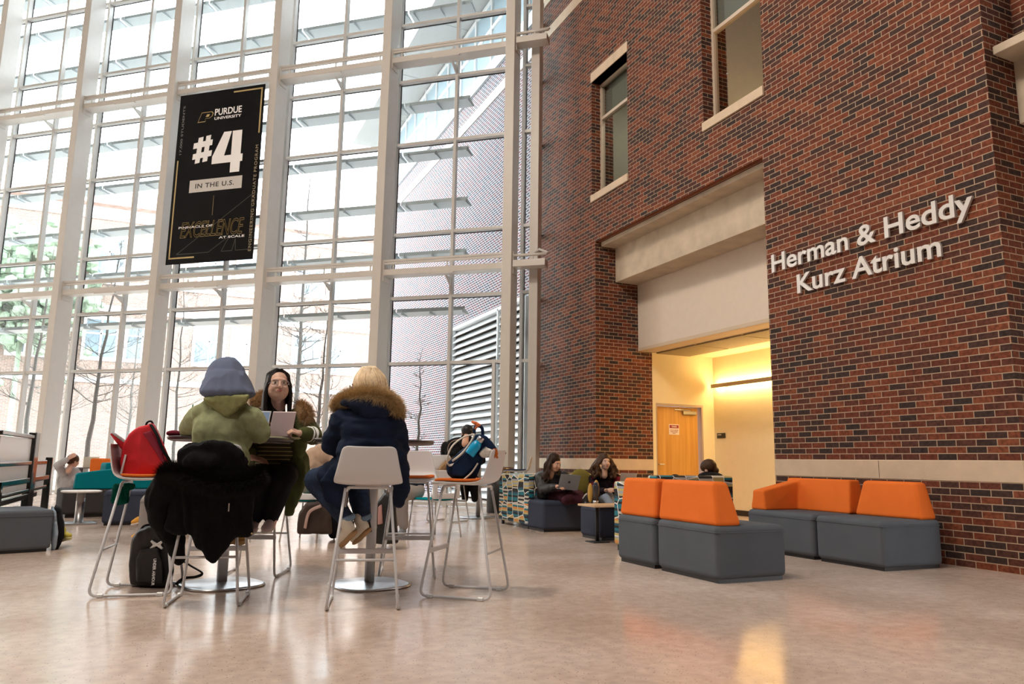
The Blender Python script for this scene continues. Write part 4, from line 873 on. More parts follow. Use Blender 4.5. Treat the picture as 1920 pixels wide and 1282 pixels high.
def bu(b):
    ell(b, at(692, 805, 5.03), (.195, .155, .19)); ell(b, at(694, 850, 5.0), (.225, .165, .18)); ell(b, at(696, 876, 5.0), (.235, .17, .105)); ell(b, at(694, 890, 4.98), (.20, .15, .06)); ell(b, at(693, 778, 5.07), (.20, .12, .075))
    chain(b, [at(647, 788, 5.05), at(625, 832, 5.12), at(650, 824, 5.40)], [.098, .082, .062]); chain(b, [at(733, 790, 5.06), at(747, 838, 5.2), at(716, 824, 5.44)], [.095, .08, .06])
    chain(b, [at(665, 874, 5.05), at(622, 893, 5.14)], [.12, .10]); slab(b, [(645, 860), (614, 880), (602, 905), (610, 935), (634, 957), (640, 930), (648, 895)], 5.0, .08)
    chain(b, [at(735, 862, 5.04), at(751, 890, 5.06), at(752, 918, 5.06), at(747, 942, 5.06)], [.105, .065, .055, .035])
blob('parka', t, NAVYC, bu, .011, 6, .011, 8, (.6, .6, 1.5))
def bu(b): ell(b, at(702, 760, 4.98), (.165, .085, .075)); ell(b, at(700, 773, 4.96), (.11, .07, .06)); ell(b, at(692, 757, 5.05), (.2, .11, .05))
blob('hood', t, NAVYC, bu, .010, 6, .008, 12)
FURP = mat('golden brown fur', (.56, .41, .22), .9, var=.45, vscale=60)
fur('fur_trim', [at(634, 766, 5.14), at(640, 752, 5.10), at(656, 744, 5.02), at(680, 740, 4.95), at(706, 740, 4.94), at(730, 748, 4.98), at(743, 764, 5.02), at(742, 778, 5.06)], .042, 14000, .05, FURP, t, 6)
obj('zip_tag', bx(-.008, .008, -.004, .004, -.03, .03, M=Matrix.Translation(at(651, 811, 4.91))), mat('red tag', (.6, .01, .03)), t, world=True)
b = nb(); ell(b, hc+hR @ Vector((0, -.026, .04)), (.094, .108, .098), hR); ell(b, hc+hR @ Vector((0, -.06, -.03)), (.082, .07, .09), hR); random.seed(9); spec = []
for k in range(24):
    a = random.uniform(-2.4, 2.4)
    spec.append(((.06*math.sin(a), -.03-.04*math.cos(a), .125), (.098*math.sin(a), -.02-.10*math.cos(a), .03), (.075*math.sin(a), -.03-.09*math.cos(a), -.11)))
strands(b, hc, hR, 1.02, spec, .017); o = fuse(b, .008, 2); q = obj('hair', o, HAIRBL, t, smooth=True, world=True)
b = nb(); spec = []
for k in range(120):
    a = random.uniform(-2.6, 2.6); f = random.uniform(.9, 1.06)
    spec.append(((.05*f*math.sin(a), -.025-.045*math.cos(a), .137), (.101*f*math.sin(a), -.024-.112*f*math.cos(a), .04), (.086*f*math.sin(a+.1), -.035-.10*f*math.cos(a+.1), -.11-.03*random.random())))
strands(b, hc, hR, 1.02, spec, .0065); obj('hair_strands', b, mat('blond highlights', (.86, .70, .47), .4, var=.2, vscale=60), q, smooth=True, world=True)

# ---- on the bar tables
def laptop(label, hinge_l, hinge_r, lidvec, basevec, lidm, screen=True, mark=None):
    """hinge edge from left to right, vectors along lid and base"""
    a, c = Vector(hinge_l), Vector(hinge_r); lv, bv = Vector(lidvec), Vector(basevec); t = thing('laptop', label, 'laptop', (a+c)/2)
    def plate(v, th):
        n = (c-a).cross(v).normalized()*th; b = nb(); hexa(b, [a, c, c+v, a+v, a+n, c+n, c+n+v, a+n+v]); return b
    obj('lid', plate(lv, .007), lidm, t, bevel=.003, bseg=1, world=True); obj('keyboard_base', plate(bv, -.012), lidm, t, bevel=.003, bseg=1, world=True)
    n = (c-a).cross(lv).normalized(); s = -1 if n.dot(bv) < 0 else 1
    off = n*(.0085 if s > 0 else -.0015); b = nb(); e = (c-a)*.04
    v = [b.verts.new(q+off) for q in (a+e+lv*.06, c-e+lv*.06, c-e+lv*.95, a+e+lv*.95)]; b.faces.new(v)
    obj('screen', b, mat('laptop screen', (.05, .06, .08), .2, emit=((.35, .45, .6), .35)), t, world=True)
    return t, a, c, lv, n
PINKL = mat('pale pink aluminium', (.70, .55, .56), .35); ALUL = mat('silver laptop', (.55, .55, .56), .3, metal=.5)
ZT = 1.087
def on(u, v, z):
    """spot on a level surface of height z seen at u, v"""
    p = at(u, v, 1)-Vector((0, 0, EYE)); k = (z-EYE)/p.z; return Vector((0, 0, EYE))+p*k
p = Vector((.66, 6.05, ZT+.018)); R_ = _R.copy()
laptop('pale pink laptop with its lid towards the camera on the bar table', p+R_*.01, p+R_*.19, (.02, -.035, .19), (.05, .2, 0), PINKL)
laptop('laptop with a dark screen beside the elbow of the person in the green hoodie', Vector((.46, 5.93, ZT+.012)), Vector((.63, 5.84, ZT+.012)), (.035, .06, .19), (-.10, -.18, 0), ALUL)
o = obj('notebook', bx(-.13, .13, -.09, .09, 0, .014), mat('pale green notebook', (.55, .58, .36), .7), None, bevel=.003); o.location = (.80, 6.08, ZT+.001); o.rotation_euler = (0, 0, -.25); tag(o, 'pale green notebook under the pink laptop', 'notebook')
o = obj('paper_sheets', bx(-.12, .12, -.09, .09, 0, .006), mat('white paper', (.85, .85, .84), .7), None); o.location = (1.13, 5.80, ZT+.001); o.rotation_euler = (0, 0, .5); tag(o, 'loose white papers at the elbow of the blond person', 'paper')
t = thing('drinking_cup', 'drinking cup with a green straw left of the person in the green hoodie', 'cup', (.10, 6.03, ZT))
b = nb(); lathe(b, [(.03, 0), (.042, .11), (.044, .115), (.03, .12)], 20); obj('cup', b, mat('clear cup', (.6, .62, .6), .2), t, smooth=True); obj('straw', tb([(0, 0, .1), (.012, .0, .24)], .004, 8), mat('green straw', (.0, .22, .12), .4), t)
b = nb(); ell(b, (0, 0, .022), (.055, .035, .024)); o = obj('pouch', b, mat('maroon pouch', (.14, .015, .03), .8), None, smooth=True); o.location = (.0, 6.12, ZT); tag(o, 'small maroon pouch at the left rim of the bar table', 'pouch')
# ---- black coat over the stool back
COATM = mat('black cotton coat', (.004, .004, .005), .85, bump=.2, bscale=160)
t = thing('winter_coat', 'black fur-trimmed winter coat hung over the stool of the green hoodie', 'coat', (.25, 5.24, 0))
blob('coat_body', t, COATM, lambda b: (slab(b, [(352, 880), (343, 940), (351, 1001), (399, 1056), (440, 1006), (472, 1003), (472, 940), (472, 885), (440, 860), (380, 860)], 4.68, .075), slab(b, [(352, 842), (400, 835), (448, 842), (464, 890), (464, 930), (350, 930)], 4.72, .36)), .011, 5, .016, 7, (1.6, 1, .35))
blob('coat_hood', t, COATM, lambda b: (slab(b, [(336, 892), (336, 846), (352, 834), (398, 828), (430, 831), (452, 845), (466, 885), (440, 898), (390, 898)], 4.63, .13), ell(b, at(404, 866, 4.68), (.19, .08, .08))), .011, 6, .014, 9)
blob('sleeve', t, COATM, lambda b: chain(b, [at(325, 900, 4.78), at(303, 932, 4.80), at(307, 968, 4.82), at(326, 1008, 4.84), at(337, 1048, 4.86)], [.10, .095, .085, .06, .035]), .011, 5, .014, 9)
blob('coat_panel', t, COATM, lambda b: slab(b, [(336, 895), (320, 950), (310, 990), (332, 1004), (352, 1000), (366, 930), (362, 890)], 4.72, .07), .011, 5, .012, 9)
blob('sleeve', t, COATM, lambda b: chain(b, [at(456, 900, 4.74), at(460, 950, 4.74), at(458, 992, 4.76)], [.055, .05, .04]), .011, 4, .01, 9)
fur('fur_trim', [at(310, 888, 4.74), at(328, 886, 4.68), at(356, 892, 4.62), at(392, 902, 4.60), at(430, 905, 4.60), at(466, 900, 4.64), at(486, 888, 4.70)], .05, 16000, .055, mat('black fur', (.012, .011, .011), .8), t, 8)
for u, v in ((459, 874), (472, 1000)): b = nb(); ell(b, at(u, v, 4.645), (.006,)*3); obj('button', b, mat('brass', (.6, .45, .2), .3, metal=1), t, world=True)
obj('zip_pull', bx(-.004, .004, -.003, .003, -.025, .025, M=Matrix.Translation(at(429, 951, 4.655))), CHROME, t, world=True)
# ---- red backpack
REDB = mat('red nylon', (.62, .012, .025), .6, var=.08, vscale=14, bump=.1, bscale=120); REDD = mat('dark red nylon', (.26, .01, .04), .65); STRAP = mat('black webbing', (.014, .014, .016), .8)
t = thing('backpack', 'open red backpack standing on the left bar stool', 'backpack', (-.2, 6.0, .80))
blob('bag_body', t, REDB, lambda b: slab(b, [(232, 897), (227, 868), (233, 832), (243, 816), (258, 803), (286, 795), (293, 805), (304, 832), (320, 872), (322, 893), (300, 897)], 5.24, .24), .011, 9, .012, 8)
blob('front_pocket', t, REDD, lambda b: slab(b, [(268, 812), (284, 806), (297, 830), (312, 866), (306, 872), (292, 846)], 5.225, .06), .009, 5, .004)
blob('open_flap', t, REDB, lambda b: slab(b, [(205, 812), (212, 811), (236, 828), (238, 846), (228, 842)], 5.26, .16), .009, 4)
obj('lining', fuse((lambda b: (slab(b, [(206, 810), (216, 811), (240, 828), (240, 834), (234, 831)], 5.25, .15), b)[1])(nb()), .009, 3), mat('grey lining', (.42, .42, .46), .8), t, smooth=True, world=True)
obj('handle', tb(smooth_path([at(272, 803, 5.28), at(276, 792, 5.28), at(284, 790, 5.28), at(288, 799, 5.28)]), .007, 8), STRAP, t, smooth=True, world=True)
for d0 in (5.24, 5.36): obj('shoulder_strap', tb(smooth_path([at(283, 796, d0), at(294, 815, d0-.03), at(305, 842, d0-.04), at(319, 866, d0-.02), at(322, 890, d0)]), .016, 8, flat=.4), STRAP, t, smooth=True, world=True)
obj('side_strap', tb(smooth_path([at(316, 868, 5.2), at(306, 874, 5.2), at(302, 884, 5.2), at(303, 897, 5.2)]), .010, 6, flat=.4), STRAP, t, world=True)
obj('reflective_strap', tb(smooth_path([at(236, 852, 5.23), at(232, 868, 5.22), at(227, 888, 5.22)]), .010, 6, flat=.4), mat('white webbing', (.6, .6, .62), .6), t, world=True)
o = blob('scarf', None, mat('dark green fringe', (.0, .05, .035), .95), lambda b: slab(b, [(214, 909), (209, 940), (218, 946), (232, 944), (240, 941), (240, 918), (252, 915), (252, 908)], 5.2, .05), .008, 3, .01, 16, (2, 2, .3)); tag(o, 'dark green fringed scarf hanging under the seat with the red backpack', 'scarf')
# ---- black backpack on the floor
t = thing('backpack', 'black backpack with white lettering on the floor by the left table base', 'backpack', (-.08, 6.0, 0))
BK = mat('black nylon', (.010, .010, .012), .6, bump=.1, bscale=120)
blob('bag_body', t, BK, lambda b: slab(b, [(244, 1096), (243, 1060), (247, 1015), (262, 995), (285, 988), (308, 998), (320, 1030), (325, 1070), (320, 1100), (280, 1101)], 5.35, .25), .011, 8, .008, 8)
blob('front_pocket', t, BK, lambda b: slab(b, [(256, 1090), (255, 1050), (262, 1030), (296, 1028), (304, 1060), (304, 1094)], 5.30, .10), .010, 6, .004)
obj('shoulder_strap', tb(smooth_path([at(318, 1040, 5.42), at(340, 1050, 5.42), at(360, 1062, 5.4), at(379, 1074, 5.40), at(368, 1081, 5.38), at(345, 1084, 5.38), at(330, 1095, 5.36)]), .014, 8, flat=.4), STRAP, t, smooth=True, world=True)
obj('handle', tb(smooth_path([at(262, 996, 5.42), at(270, 986, 5.42), at(284, 984, 5.42), at(292, 992, 5.42)]), .008, 8), STRAP, t, smooth=True, world=True)
WPR = mat('white print', (.8, .8, .8), .6)
def stick(bm, u, v, d, rot=0, roll=0):
    """lay lettering (x right, y up) on a surface facing the camera"""
    X = _R.copy(); Y = Vector((0, 0, 1)); Zv = X.cross(Y); M = Matrix((X, Y, Zv)).transposed().to_4x4()
    bmesh.ops.transform(bm, matrix=Matrix.Translation(at(u, v, d)) @ M @ Matrix.Rotation(rot, 4, 'Z'), verts=bm.verts); return bm
b = text_bm('UNDER ARMOUR', .185, .022, .002, bold=.03); obj('lettering', stick(b, 288, 1047, 5.275, -PI/2), WPR, t, world=True)
b = nb()
for s in (-1, 1): tube(b, smooth_path([(-.042, s*.026, 0), (-.018, s*.012, 0), (0, s*.003, 0), (.018, s*.012, 0), (.042, s*.026, 0)], 5), [.0085]*21, 6); 
for s in (-1, 1): tube(b, smooth_path([(s*.040, .024, 0), (s*.024, .004, 0), (s*.024, -.004, 0), (s*.040, -.024, 0)], 4), .006, 6)
obj('emblem', stick(b, 294, 1021, 5.33), WPR, t, world=True)
# ---- navy rucksack
NVB = mat('navy canvas', (.012, .028, .075), .8, var=.1, vscale=14, bump=.1, bscale=120); WWEB = mat('cream webbing', (.66, .62, .56), .8)
t = thing('rucksack', 'navy rucksack with cream straps standing on the right bar stool', 'backpack', (1.98, 5.14, .80))
blob('bag_body', t, NVB, lambda b: slab(b, [(840, 888), (838, 870), (852, 858), (873, 838), (893, 815), (912, 818), (932, 842), (920, 852), (904, 858), (896, 884), (886, 903), (860, 902)], 5.30, .22), .010, 8, .009, 8)
blob('side_pocket', t, NVB, lambda b: slab(b, [(848, 893), (848, 872), (876, 846), (886, 845), (902, 858), (890, 872), (868, 893)], 5.26, .10), .009, 6, .005)
blob('fleece_lining', t, mat('white fleece', (.72, .68, .62), .95, var=.2, vscale=30), lambda b: slab(b, [(898, 850), (910, 838), (926, 846), (931, 855), (905, 857)], 5.25, .16), .009, 3, .006, 20)
b = nb(); random.seed(5)
for k in range(14): chain(b, [at(929+random.uniform(-4, 3), 843+random.uniform(-2, 3), 5.26), at(931+random.uniform(-5, 3), 854+random.uniform(-3, 5), 5.25)], [.005, .003], 6)
obj('fringe', b, mat('rust fringe', (.45, .13, .03), .9), t, world=True)
for dd in (0, .10): obj('shoulder_strap', tb(smooth_path([at(888, 814, 5.34+dd), at(868, 820, 5.30+dd), at(848, 836, 5.26+dd), at(839, 858, 5.26+dd), at(842, 872, 5.28+dd), at(856, 868, 5.29+dd)]), .013, 8, flat=.45), WWEB, t, smooth=True, world=True)
obj('edge_piping', tb(smooth_path([at(890, 813, 5.27), at(882, 830, 5.26), at(866, 850, 5.25), at(848, 864, 5.25)]), .008, 6), WWEB, t, smooth=True, world=True)
obj('base_strap', tb(smooth_path([at(896, 868, 5.25), at(884, 886, 5.24), at(868, 900, 5.24)]), .012, 6, flat=.5), WWEB, t, smooth=True, world=True)
obj('handle', tb(smooth_path([at(889, 818, 5.36), at(890, 804, 5.36), at(896, 798, 5.36), at(904, 803, 5.36), at(905, 818, 5.36)]), .012, 8), NVB, t, smooth=True, world=True)
b = nb(); chain(b, [at(886, 791, 5.34), at(893, 794, 5.34), at(899, 797, 5.34)], [.010, .014, .010], 8); chain(b, [at(896, 797, 5.34), at(891, 803, 5.34)], [.010, .008], 8); obj('toggle', b, mat('orange tag', (.75, .20, .06), .7), t, smooth=True, world=True)
t = thing('water_bottle', 'bright blue bottle with a steel cap in the side of the navy rucksack', 'bottle', at(884, 850, 5.235))
ax = (at(902, 822, 5.30)-at(880, 852, 5.28)); Q = ax.to_track_quat('Z', 'Y').to_matrix().to_4x4(); t.location = at(880, 852, 5.24)
b = nb(); lathe(b, [(.034, 0), (.036, .005), (.036, .075), (.03, .10), (.022, .112)], 24, Q); obj('bottle_body', b, mat('cyan enamel', (.0, .33, .62), .3), t, smooth=True)
b = nb(); lathe(b, [(.023, .112), (.025, .115), (.025, .145), (.022, .15)], 24, Q); obj('cap', b, CHROME, t, smooth=True)
# ---- bags on the floor behind
t = thing('backpack', 'brown and black rucksack slumped on the floor behind the bar tables', 'backpack', at(590, 975, 8.4))
blob('bag_body', t, mat('brown black nylon', (.035, .022, .017), .7), lambda b: slab(b, [(558, 1000), (560, 965), (575, 945), (600, 942), (618, 960), (622, 1000)], 8.3, .25), .016, 6, .012, 6)
obj('shoulder_strap', tb(smooth_path([at(572, 990, 8.27), at(580, 960, 8.27), at(602, 948, 8.27)]), .02, 6, flat=.5), mat('pinkish strap', (.42, .3, .27), .8), t, world=True)
t = thing('shoulder_bag', 'dark bag with a pink front leaning behind the second bar table base', 'bag', at(716, 1000, 7.9))
blob('bag_body', t, BK, lambda b: slab(b, [(704, 1020), (706, 945), (722, 925), (740, 940), (746, 1018)], 7.8, .22), .016, 5, .01, 6)
blob('front_panel', t, mat('dusty pink panel', (.45, .27, .25), .8), lambda b: slab(b, [(708, 984), (709, 950), (716, 945), (718, 982)], 7.77, .05), .012, 3)

# ---- people further back
def simple(label, hc, fw, hair_m, top_m, top, legs=None, leg_m=None, skin=SKIN2, hairfn=None, arms=None, feet=None, shoe_m=None, s=1.0, hands=True):
    t = person(label, (hc.x, hc.y, 0)); R = frame(fw)
    def bu(b):
        head(b, hc, R, s); chain(b, [hc+R @ Vector((0, -.02, -.08)), hc+R @ Vector((0, -.03, -.20))], [.05, .055], 10)
        for c, r in top: ell(b, c, tuple(q*.75 for q in r))
        for A in arms or (): 
            chain(b, A[0], [q*.6 for q in A[1]], 10)
            if hands: d = A[0][-1]-A[0][-2]; hand(b, A[0][-1]+d.normalized()*.015, d, A[2] if len(A) > 2 else (0, 0, 1), 1, 1, .6)
        for A in legs or (): chain(b, A[0], [q*.65 for q in A[1]], 10)
    blob('body', t, skin, bu, .009, 3); face(t, hc, R, s, mat('lips', (.42, .16, .13)), hair_m)
    def bt(b):
        for c, r in top: ell(b, c, r)
        for A in arms or (): chain(b, A[0][:-1]+[A[0][-2].lerp(A[0][-1], .85)], A[1], 12)
    blob('jacket', t, top_m, bt, .013, 5, .010, 11)
    if legs:
        def bl(b):
            for A in legs: chain(b, A[0], A[1], 12)
        blob('trousers', t, leg_m, bl, .014, 4, .004)
    if hairfn: b = nb(); hairfn(b, hc, R); obj('hair', fuse(b, .010, 2), hair_m, t, smooth=True, world=True)
    for h, tt, up, m in feet or (): shoe(t, h, tt, up, m, SOLEW)
    return t, R
def long_hair(n, length, wave, r, seed, out=.02, front=.03):
    def f(b, c, R):
        random.seed(seed); ell(b, c+R @ Vector((0, -.028, .045)), (.093, .108, .095), R)
        for k in range(n):
            x = -1 if k % 2 else 1; u = random.random(); a = Vector((x*.06*u, .04-.08*u, .12)); y = random.uniform(-.10, front)
            m1 = Vector((x*(.092+out*random.random()), y, -.02)); L = length*random.uniform(.75, 1)
            pts = [a, m1]
            for q in range(1, 5): pts.append(Vector((x*(.088+out*random.uniform(0, 2)), y+random.uniform(-.02, .02), -.02-L*q/4))+Vector((random.uniform(-1, 1), random.uniform(-1, 1), 0))*wave)
            P = smooth_path([c+R @ q for q in pts], 3); tube(b, P, [r*(1.1-.5*i/(len(P)-1)) for i in range(len(P))], 6)
    return f
PUFF = mat('black quilted jacket', (.014, .012, .012), .5, bump=.3, bscale=14)
hc = at(1039, 868, 10.45)
t, R = simple('left seated woman in a black puffer jacket with a laptop on her lap', hc, (.35, -.85, -.25), HAIRBR, PUFF,
    [(at(1033, 905, 10.6), (.20, .15, .22)), (at(1033, 925, 10.6), (.21, .17, .15)), (at(1035, 890, 10.58), (.2, .12, .08))],
    [([at(1030, 930, 10.6), at(1064, 933, 10.15), at(1098, 936, 10.0)], [.11, .085, .06]), ([at(1045, 930, 10.6), at(1085, 930, 10.3), at(1060, 938, 9.95)], [.11, .085, .06])], mat('maroon trousers', (.045, .012, .02), .85),
    SKIN, long_hair(26, .26, .008, .02, 3), [([at(1013, 895, 10.55), at(1020, 918, 10.4), at(1045, 912, 10.15)], [.085, .075, .05]), ([at(1058, 895, 10.55), at(1066, 918, 10.4), at(1058, 913, 10.15)], [.085, .075, .05])],
    [(at(1094, 936, 10.0), at(1104, 925, 9.9), (0, -1, .2), BLACK)])
t, a, c, lv, n = laptop('grey laptop with a square logo on the lap of the left seated woman', at(1046, 915, 10.05), at(1083, 918, 9.98), at(1052, 888, 9.92)-at(1046, 915, 10.05), (.06, .22, .0), mat('graphite laptop', (.20, .22, .25), .35))
ex = (c-a).normalized()*.016; ez = lv.normalized()*.018; nn = (n if n.y < 0 else -n)*1.0; b = nb(); m_ = (a+c)/2+lv*.5+nn*(.0085 if n.y < 0 else .0015); hexa(b, [m_+sx*ex+sz*ez+nn*k for k in (-.001, .002) for sx, sz in ((-1, -1), (1, -1), (1, 1), (-1, 1))]); obj('logo', b, BLACK, t, world=True)
PLAID = mat('dark plaid vest', (.02, .012, .018), .8, var=.4, vscale=9)
hc = at(1134, 866, 11.35)
t, R = simple('curly-haired laughing woman in a dark vest on the patterned sofa', hc, (-.15, -.98, .0), HAIRM, PLAID,
    [(at(1133, 905, 11.5), (.19, .14, .22)), (at(1134, 928, 11.5), (.19, .16, .14)), (at(1134, 893, 11.48), (.2, .12, .07))],
    [([at(1124, 930, 11.5), at(1140, 930, 11.05), at(1146, 950, 10.95), at(1146, 985, 11.0)], [.11, .085, .07, .05]), ([at(1145, 930, 11.5), at(1160, 932, 11.1), at(1165, 985, 11.1)], [.11, .085, .06])], mat('pale blue jeans', (.30, .36, .46), .9),
    SKIN2, long_hair(44, .24, .03, .022, 8, .05), [([at(1112, 898, 11.48), at(1116, 925, 11.3), at(1136, 919, 11.0)], [.08, .065, .045]), ([at(1156, 898, 11.48), at(1160, 925, 11.3), at(1150, 918, 11.0)], [.08, .065, .045])])
RP = mat('red plaid sleeve', (.16, .014, .025), .85, var=.5, vscale=12)
for s, (u, v) in ((0, (1114, 912)), (1, (1158, 910))): blob('plaid_sleeve', t, RP, lambda b, u=u, v=v: chain(b, [at(u-1, v-10, 11.46), at(u+1, v+10, 11.30)], [.084, .07]), .013, 3)
t = thing('boots', 'pair of boots with tan soles propped up by the coffee table', 'boots', at(1110, 925, 9.45))
TS = mat('tan crepe sole', (.60, .36, .09), .8)
for u, v in ((1107, 924), (1118, 918)):
    b = nb(); ell(b, at(u, v, 9.50), (.034, .06, .125)); q = obj('boot', b, mat('brown leather boot', (.10, .05, .025), .6), t, smooth=True, world=True)
    b = nb(); ell(b, at(u, v, 9.44), (.036, .018, .125)); obj('sole', b, TS, q, smooth=True, world=True)
t = thing('tumbler', 'dark tall tumbler standing on the beech coffee table', 'bottle', (*on(1117, 943, .445).xy, .445))
b = nb(); lathe(b, [(.033, 0), (.034, .03)], 20); obj('steel_base', b, CHROME, t, smooth=True); b = nb(); lathe(b, [(.034, .03), (.038, .2), (.038, .215), (.03, .225)], 20); obj('tumbler_body', b, mat('dark plastic', (.03, .03, .04), .25), t, smooth=True); b = nb(); lathe(b, [(.03, .225), (.028, .25), (.015, .255)], 16); obj('lid', b, mat('navy lid', (.03, .04, .09), .4), t, smooth=True)
b = nb(); ell(b, (0, 0, 0), (.22, .08, .2)); o = fuse(b, .02, 2); o = obj('pillow', o, mat('olive cushion', (.20, .17, .04), .9), None, smooth=True); o.location = at(1091, 903, 11.45); o.rotation_euler = (-.2, .35, 0); tag(o, 'olive cushion between the two seated women', 'cushion')
laptop('silver laptop open beside the curly-haired woman', at(1162, 905, 11.0), at(1192, 906, 10.9), at(1164, 886, 10.85)-at(1162, 905, 11.0), (.08, .2, 0), ALUL)
hc = at(1327, 880, 9.75)
def bun(b, c, R): ell(b, c+R @ Vector((0, -.024, .035)), (.096, .112, .098), R); ell(b, c+R @ Vector((.03, -.08, -.04)), (.06, .05, .05), R); [tube(b, [c+R @ Vector((.06, -.06, -.03)), c+R @ Vector((.10, -.08, -.06-.02*k))], .006, 5) for k in range(3)]
simple('person with brown tied hair and a black coat, back turned, on the patterned sofa', hc, (-.45, .8, -.35), HAIRM, mat('black wool coat', (.010, .010, .012), .9),
    [(at(1332, 905, 9.62), (.25, .16, .14)), (at(1330, 930, 9.7), (.24, .18, .2))], [([at(1318, 945, 9.75), at(1310, 945, 10.15), at(1310, 1000, 10.2)], [.11, .08, .055]), ([at(1345, 945, 9.75), at(1345, 945, 10.15), at(1345, 1000, 10.2)], [.11, .08, .055])], BLKCL, SKIN2, bun)
t = thing('backpack', 'black backpack beside the person in the black coat', 'backpack', at(1268, 905, 9.4))
blob('bag_body', t, mat('dark navy nylon', (.02, .022, .035), .7), lambda b: (ell(b, at(1262, 906, 9.55), (.17, .12, .10)), ell(b, at(1288, 908, 9.55), (.1, .1, .07))), .014, 4, .008); obj('handle', tb(smooth_path([at(1255, 898, 9.5), at(1262, 891, 9.5), at(1272, 892, 9.5), at(1278, 899, 9.5)]), .012, 6), STRAP, t, smooth=True, world=True)
hc = at(876, 812, 11.55)
t, R = simple('person in a black cap and black jacket hunched at the far bar table', hc, (.55, .75, -.45), HAIRB, mat('black jersey jacket', (.012, .012, .013), .85),
    [(at(862, 848, 11.72), (.24, .17, .24)), (at(852, 885, 11.7), (.2, .17, .18)), (at(864, 832, 11.72), (.23, .13, .10)), (at(874, 829, 11.55), (.105, .13, .13))], [([at(846, 895, 11.7), at(870, 900, 12.1), at(872, 935, 12.05)], [.11, .085, .055]), ([at(858, 895, 11.75), at(888, 898, 12.1), at(890, 935, 12.05)], [.11, .085, .055])], BLKCL, SKIN,
    None, [([at(838, 838, 11.72), at(834, 866, 11.85), at(852, 848, 12.2)], [.09, .075, .05]), ([at(886, 836, 11.72), at(902, 862, 11.85), at(884, 848, 12.2)], [.09, .075, .05])])
b = nb(); ell(b, hc+R @ Vector((0, -.015, .04)), (.098, .112, .095), R); ell(b, hc+R @ Vector((0, .10, .03)), (.07, .07, .012), R); obj('cap', fuse(b, .012, 2), BLACK, t, smooth=True, world=True)
b = nb(); ell(b, hc+R @ Vector((-.03, -.10, .075)), (.018, .012, .012), R); obj('cap_mark', b, WHITE, t, world=True)
b = nb(); tube(b, smooth_path([at(842, 858, 11.50), at(840, 838, 11.52), at(850, 826, 11.52), at(872, 823, 11.52)]), .006, 5); obj('seam', b, mat('sand piping', (.4, .3, .24), .8), t, world=True)
t = thing('fur_jacket', 'brown fur trimmed jacket hung on the stool of the person in the black cap', 'coat', at(845, 880, 11.4))
blob('jacket', t, BLKCL, lambda b: slab(b, [(826, 910), (828, 878), (842, 862), (872, 860), (880, 880), (868, 912)], 11.38, .12), .016, 4, .012)
fur('fur_trim', [at(826, 885, 11.36), at(834, 872, 11.34), at(850, 864, 11.34), at(874, 864, 11.34)], .05, 1200, .05, FURB, t)
TANC = mat('tan sweater', (.46, .33, .24), .95)
hc = at(645, 865, 9.0)
simple('stooping person in a tan sweater, mostly hidden behind the navy parka', hc, (.8, .1, -.6), HAIRBR, TANC,
    [(at(592, 872, 8.95), (.18, .17, .22)), (at(606, 855, 8.95), (.16, .15, .15)), (at(585, 905, 8.95), (.18, .16, .14)), (at(625, 858, 8.97), (.12, .13, .12))],
    [([at(588, 920, 8.95), at(630, 925, 8.75), at(625, 1000, 8.75)], [.11, .09, .06]), ([at(588, 920, 9.1), at(640, 925, 9.1), at(640, 990, 9.1)], [.11, .09, .06])], BLKCL, SKIN2, long_hair(16, .2, .01, .02, 5))
GP = mat('grey sweatpants', (.34, .32, .31), .95)
hc = at(712, 822, 9.5)
simple('person in grey sweatpants hidden behind the navy parka, legs in view', hc, (-.9, .2, -.2), HAIRBR, mat('dark navy top', (.02, .03, .05), .9),
    [(at(745, 870, 9.5), (.17, .16, .2)), (at(770, 905, 9.45), (.17, .17, .14)), (at(728, 848, 9.5), (.16, .14, .12))],
    [([at(780, 920, 9.4), at(752, 925, 9.2), at(757, 985, 9.25)], [.115, .09, .06]), ([at(775, 920, 9.6), at(735, 925, 9.6), at(740, 980, 9.6)], [.115, .09, .06])], GP, SKIN2, long_hair(14, .1, .01, .02, 6),
    None, [(at(758, 1002, 9.28), at(748, 1008, 9.12), (0, 0, 1), mat('grey socks', (.2, .22, .24), .9))])
hc = at(138, 864, 14.3)
t, R = simple('brown-haired person by the far window with a hand to the head', hc, (.75, .5, -.25), HAIRM, mat('pale grey sweater', (.45, .46, .48), .9),
    [(at(128, 900, 14.4), (.2, .16, .24)), (at(130, 885, 14.4), (.2, .13, .1))], [([at(124, 925, 14.4), at(150, 930, 14.5), at(150, 975, 14.5)], [.11, .09, .06]), ([at(130, 925, 14.3), at(158, 930, 14.2), at(158, 975, 14.2)], [.11, .09, .06])], DENIM, SKIN2, bun,
    [([at(118, 885, 14.25), at(108, 872, 14.05), at(128, 860, 14.1)], [.075, .065, .045], (0, -1, 0))])
hc = at(402, 812, 9.35)
BT = mat('tan boots', (.66, .33, .06), .85)
simple('person in tan boots sitting behind the black coat', hc, (-.4, -.9, -.1), HAIRB, mat('charcoal jumper', (.05, .05, .055), .9),
    [(at(380, 868, 9.4), (.18, .14, .22)), (at(366, 905, 9.4), (.19, .17, .15)), (at(390, 842, 9.38), (.17, .12, .1))],
    [([at(352, 925, 9.4), at(315, 925, 9.2), at(289, 970, 9.1)], [.115, .09, .06]), ([at(360, 925, 9.3), at(325, 935, 8.9), at(290, 1003, 8.8)], [.115, .09, .06])], BLKCL, SKIN, None, None,
    [(at(283, 975, 9.1), at(246, 984, 9.0), (0.1, 0, 1), BT), (at(280, 1008, 8.75), at(246, 1012, 8.7), (0.1, 0, 1), BT)], s=1.0)
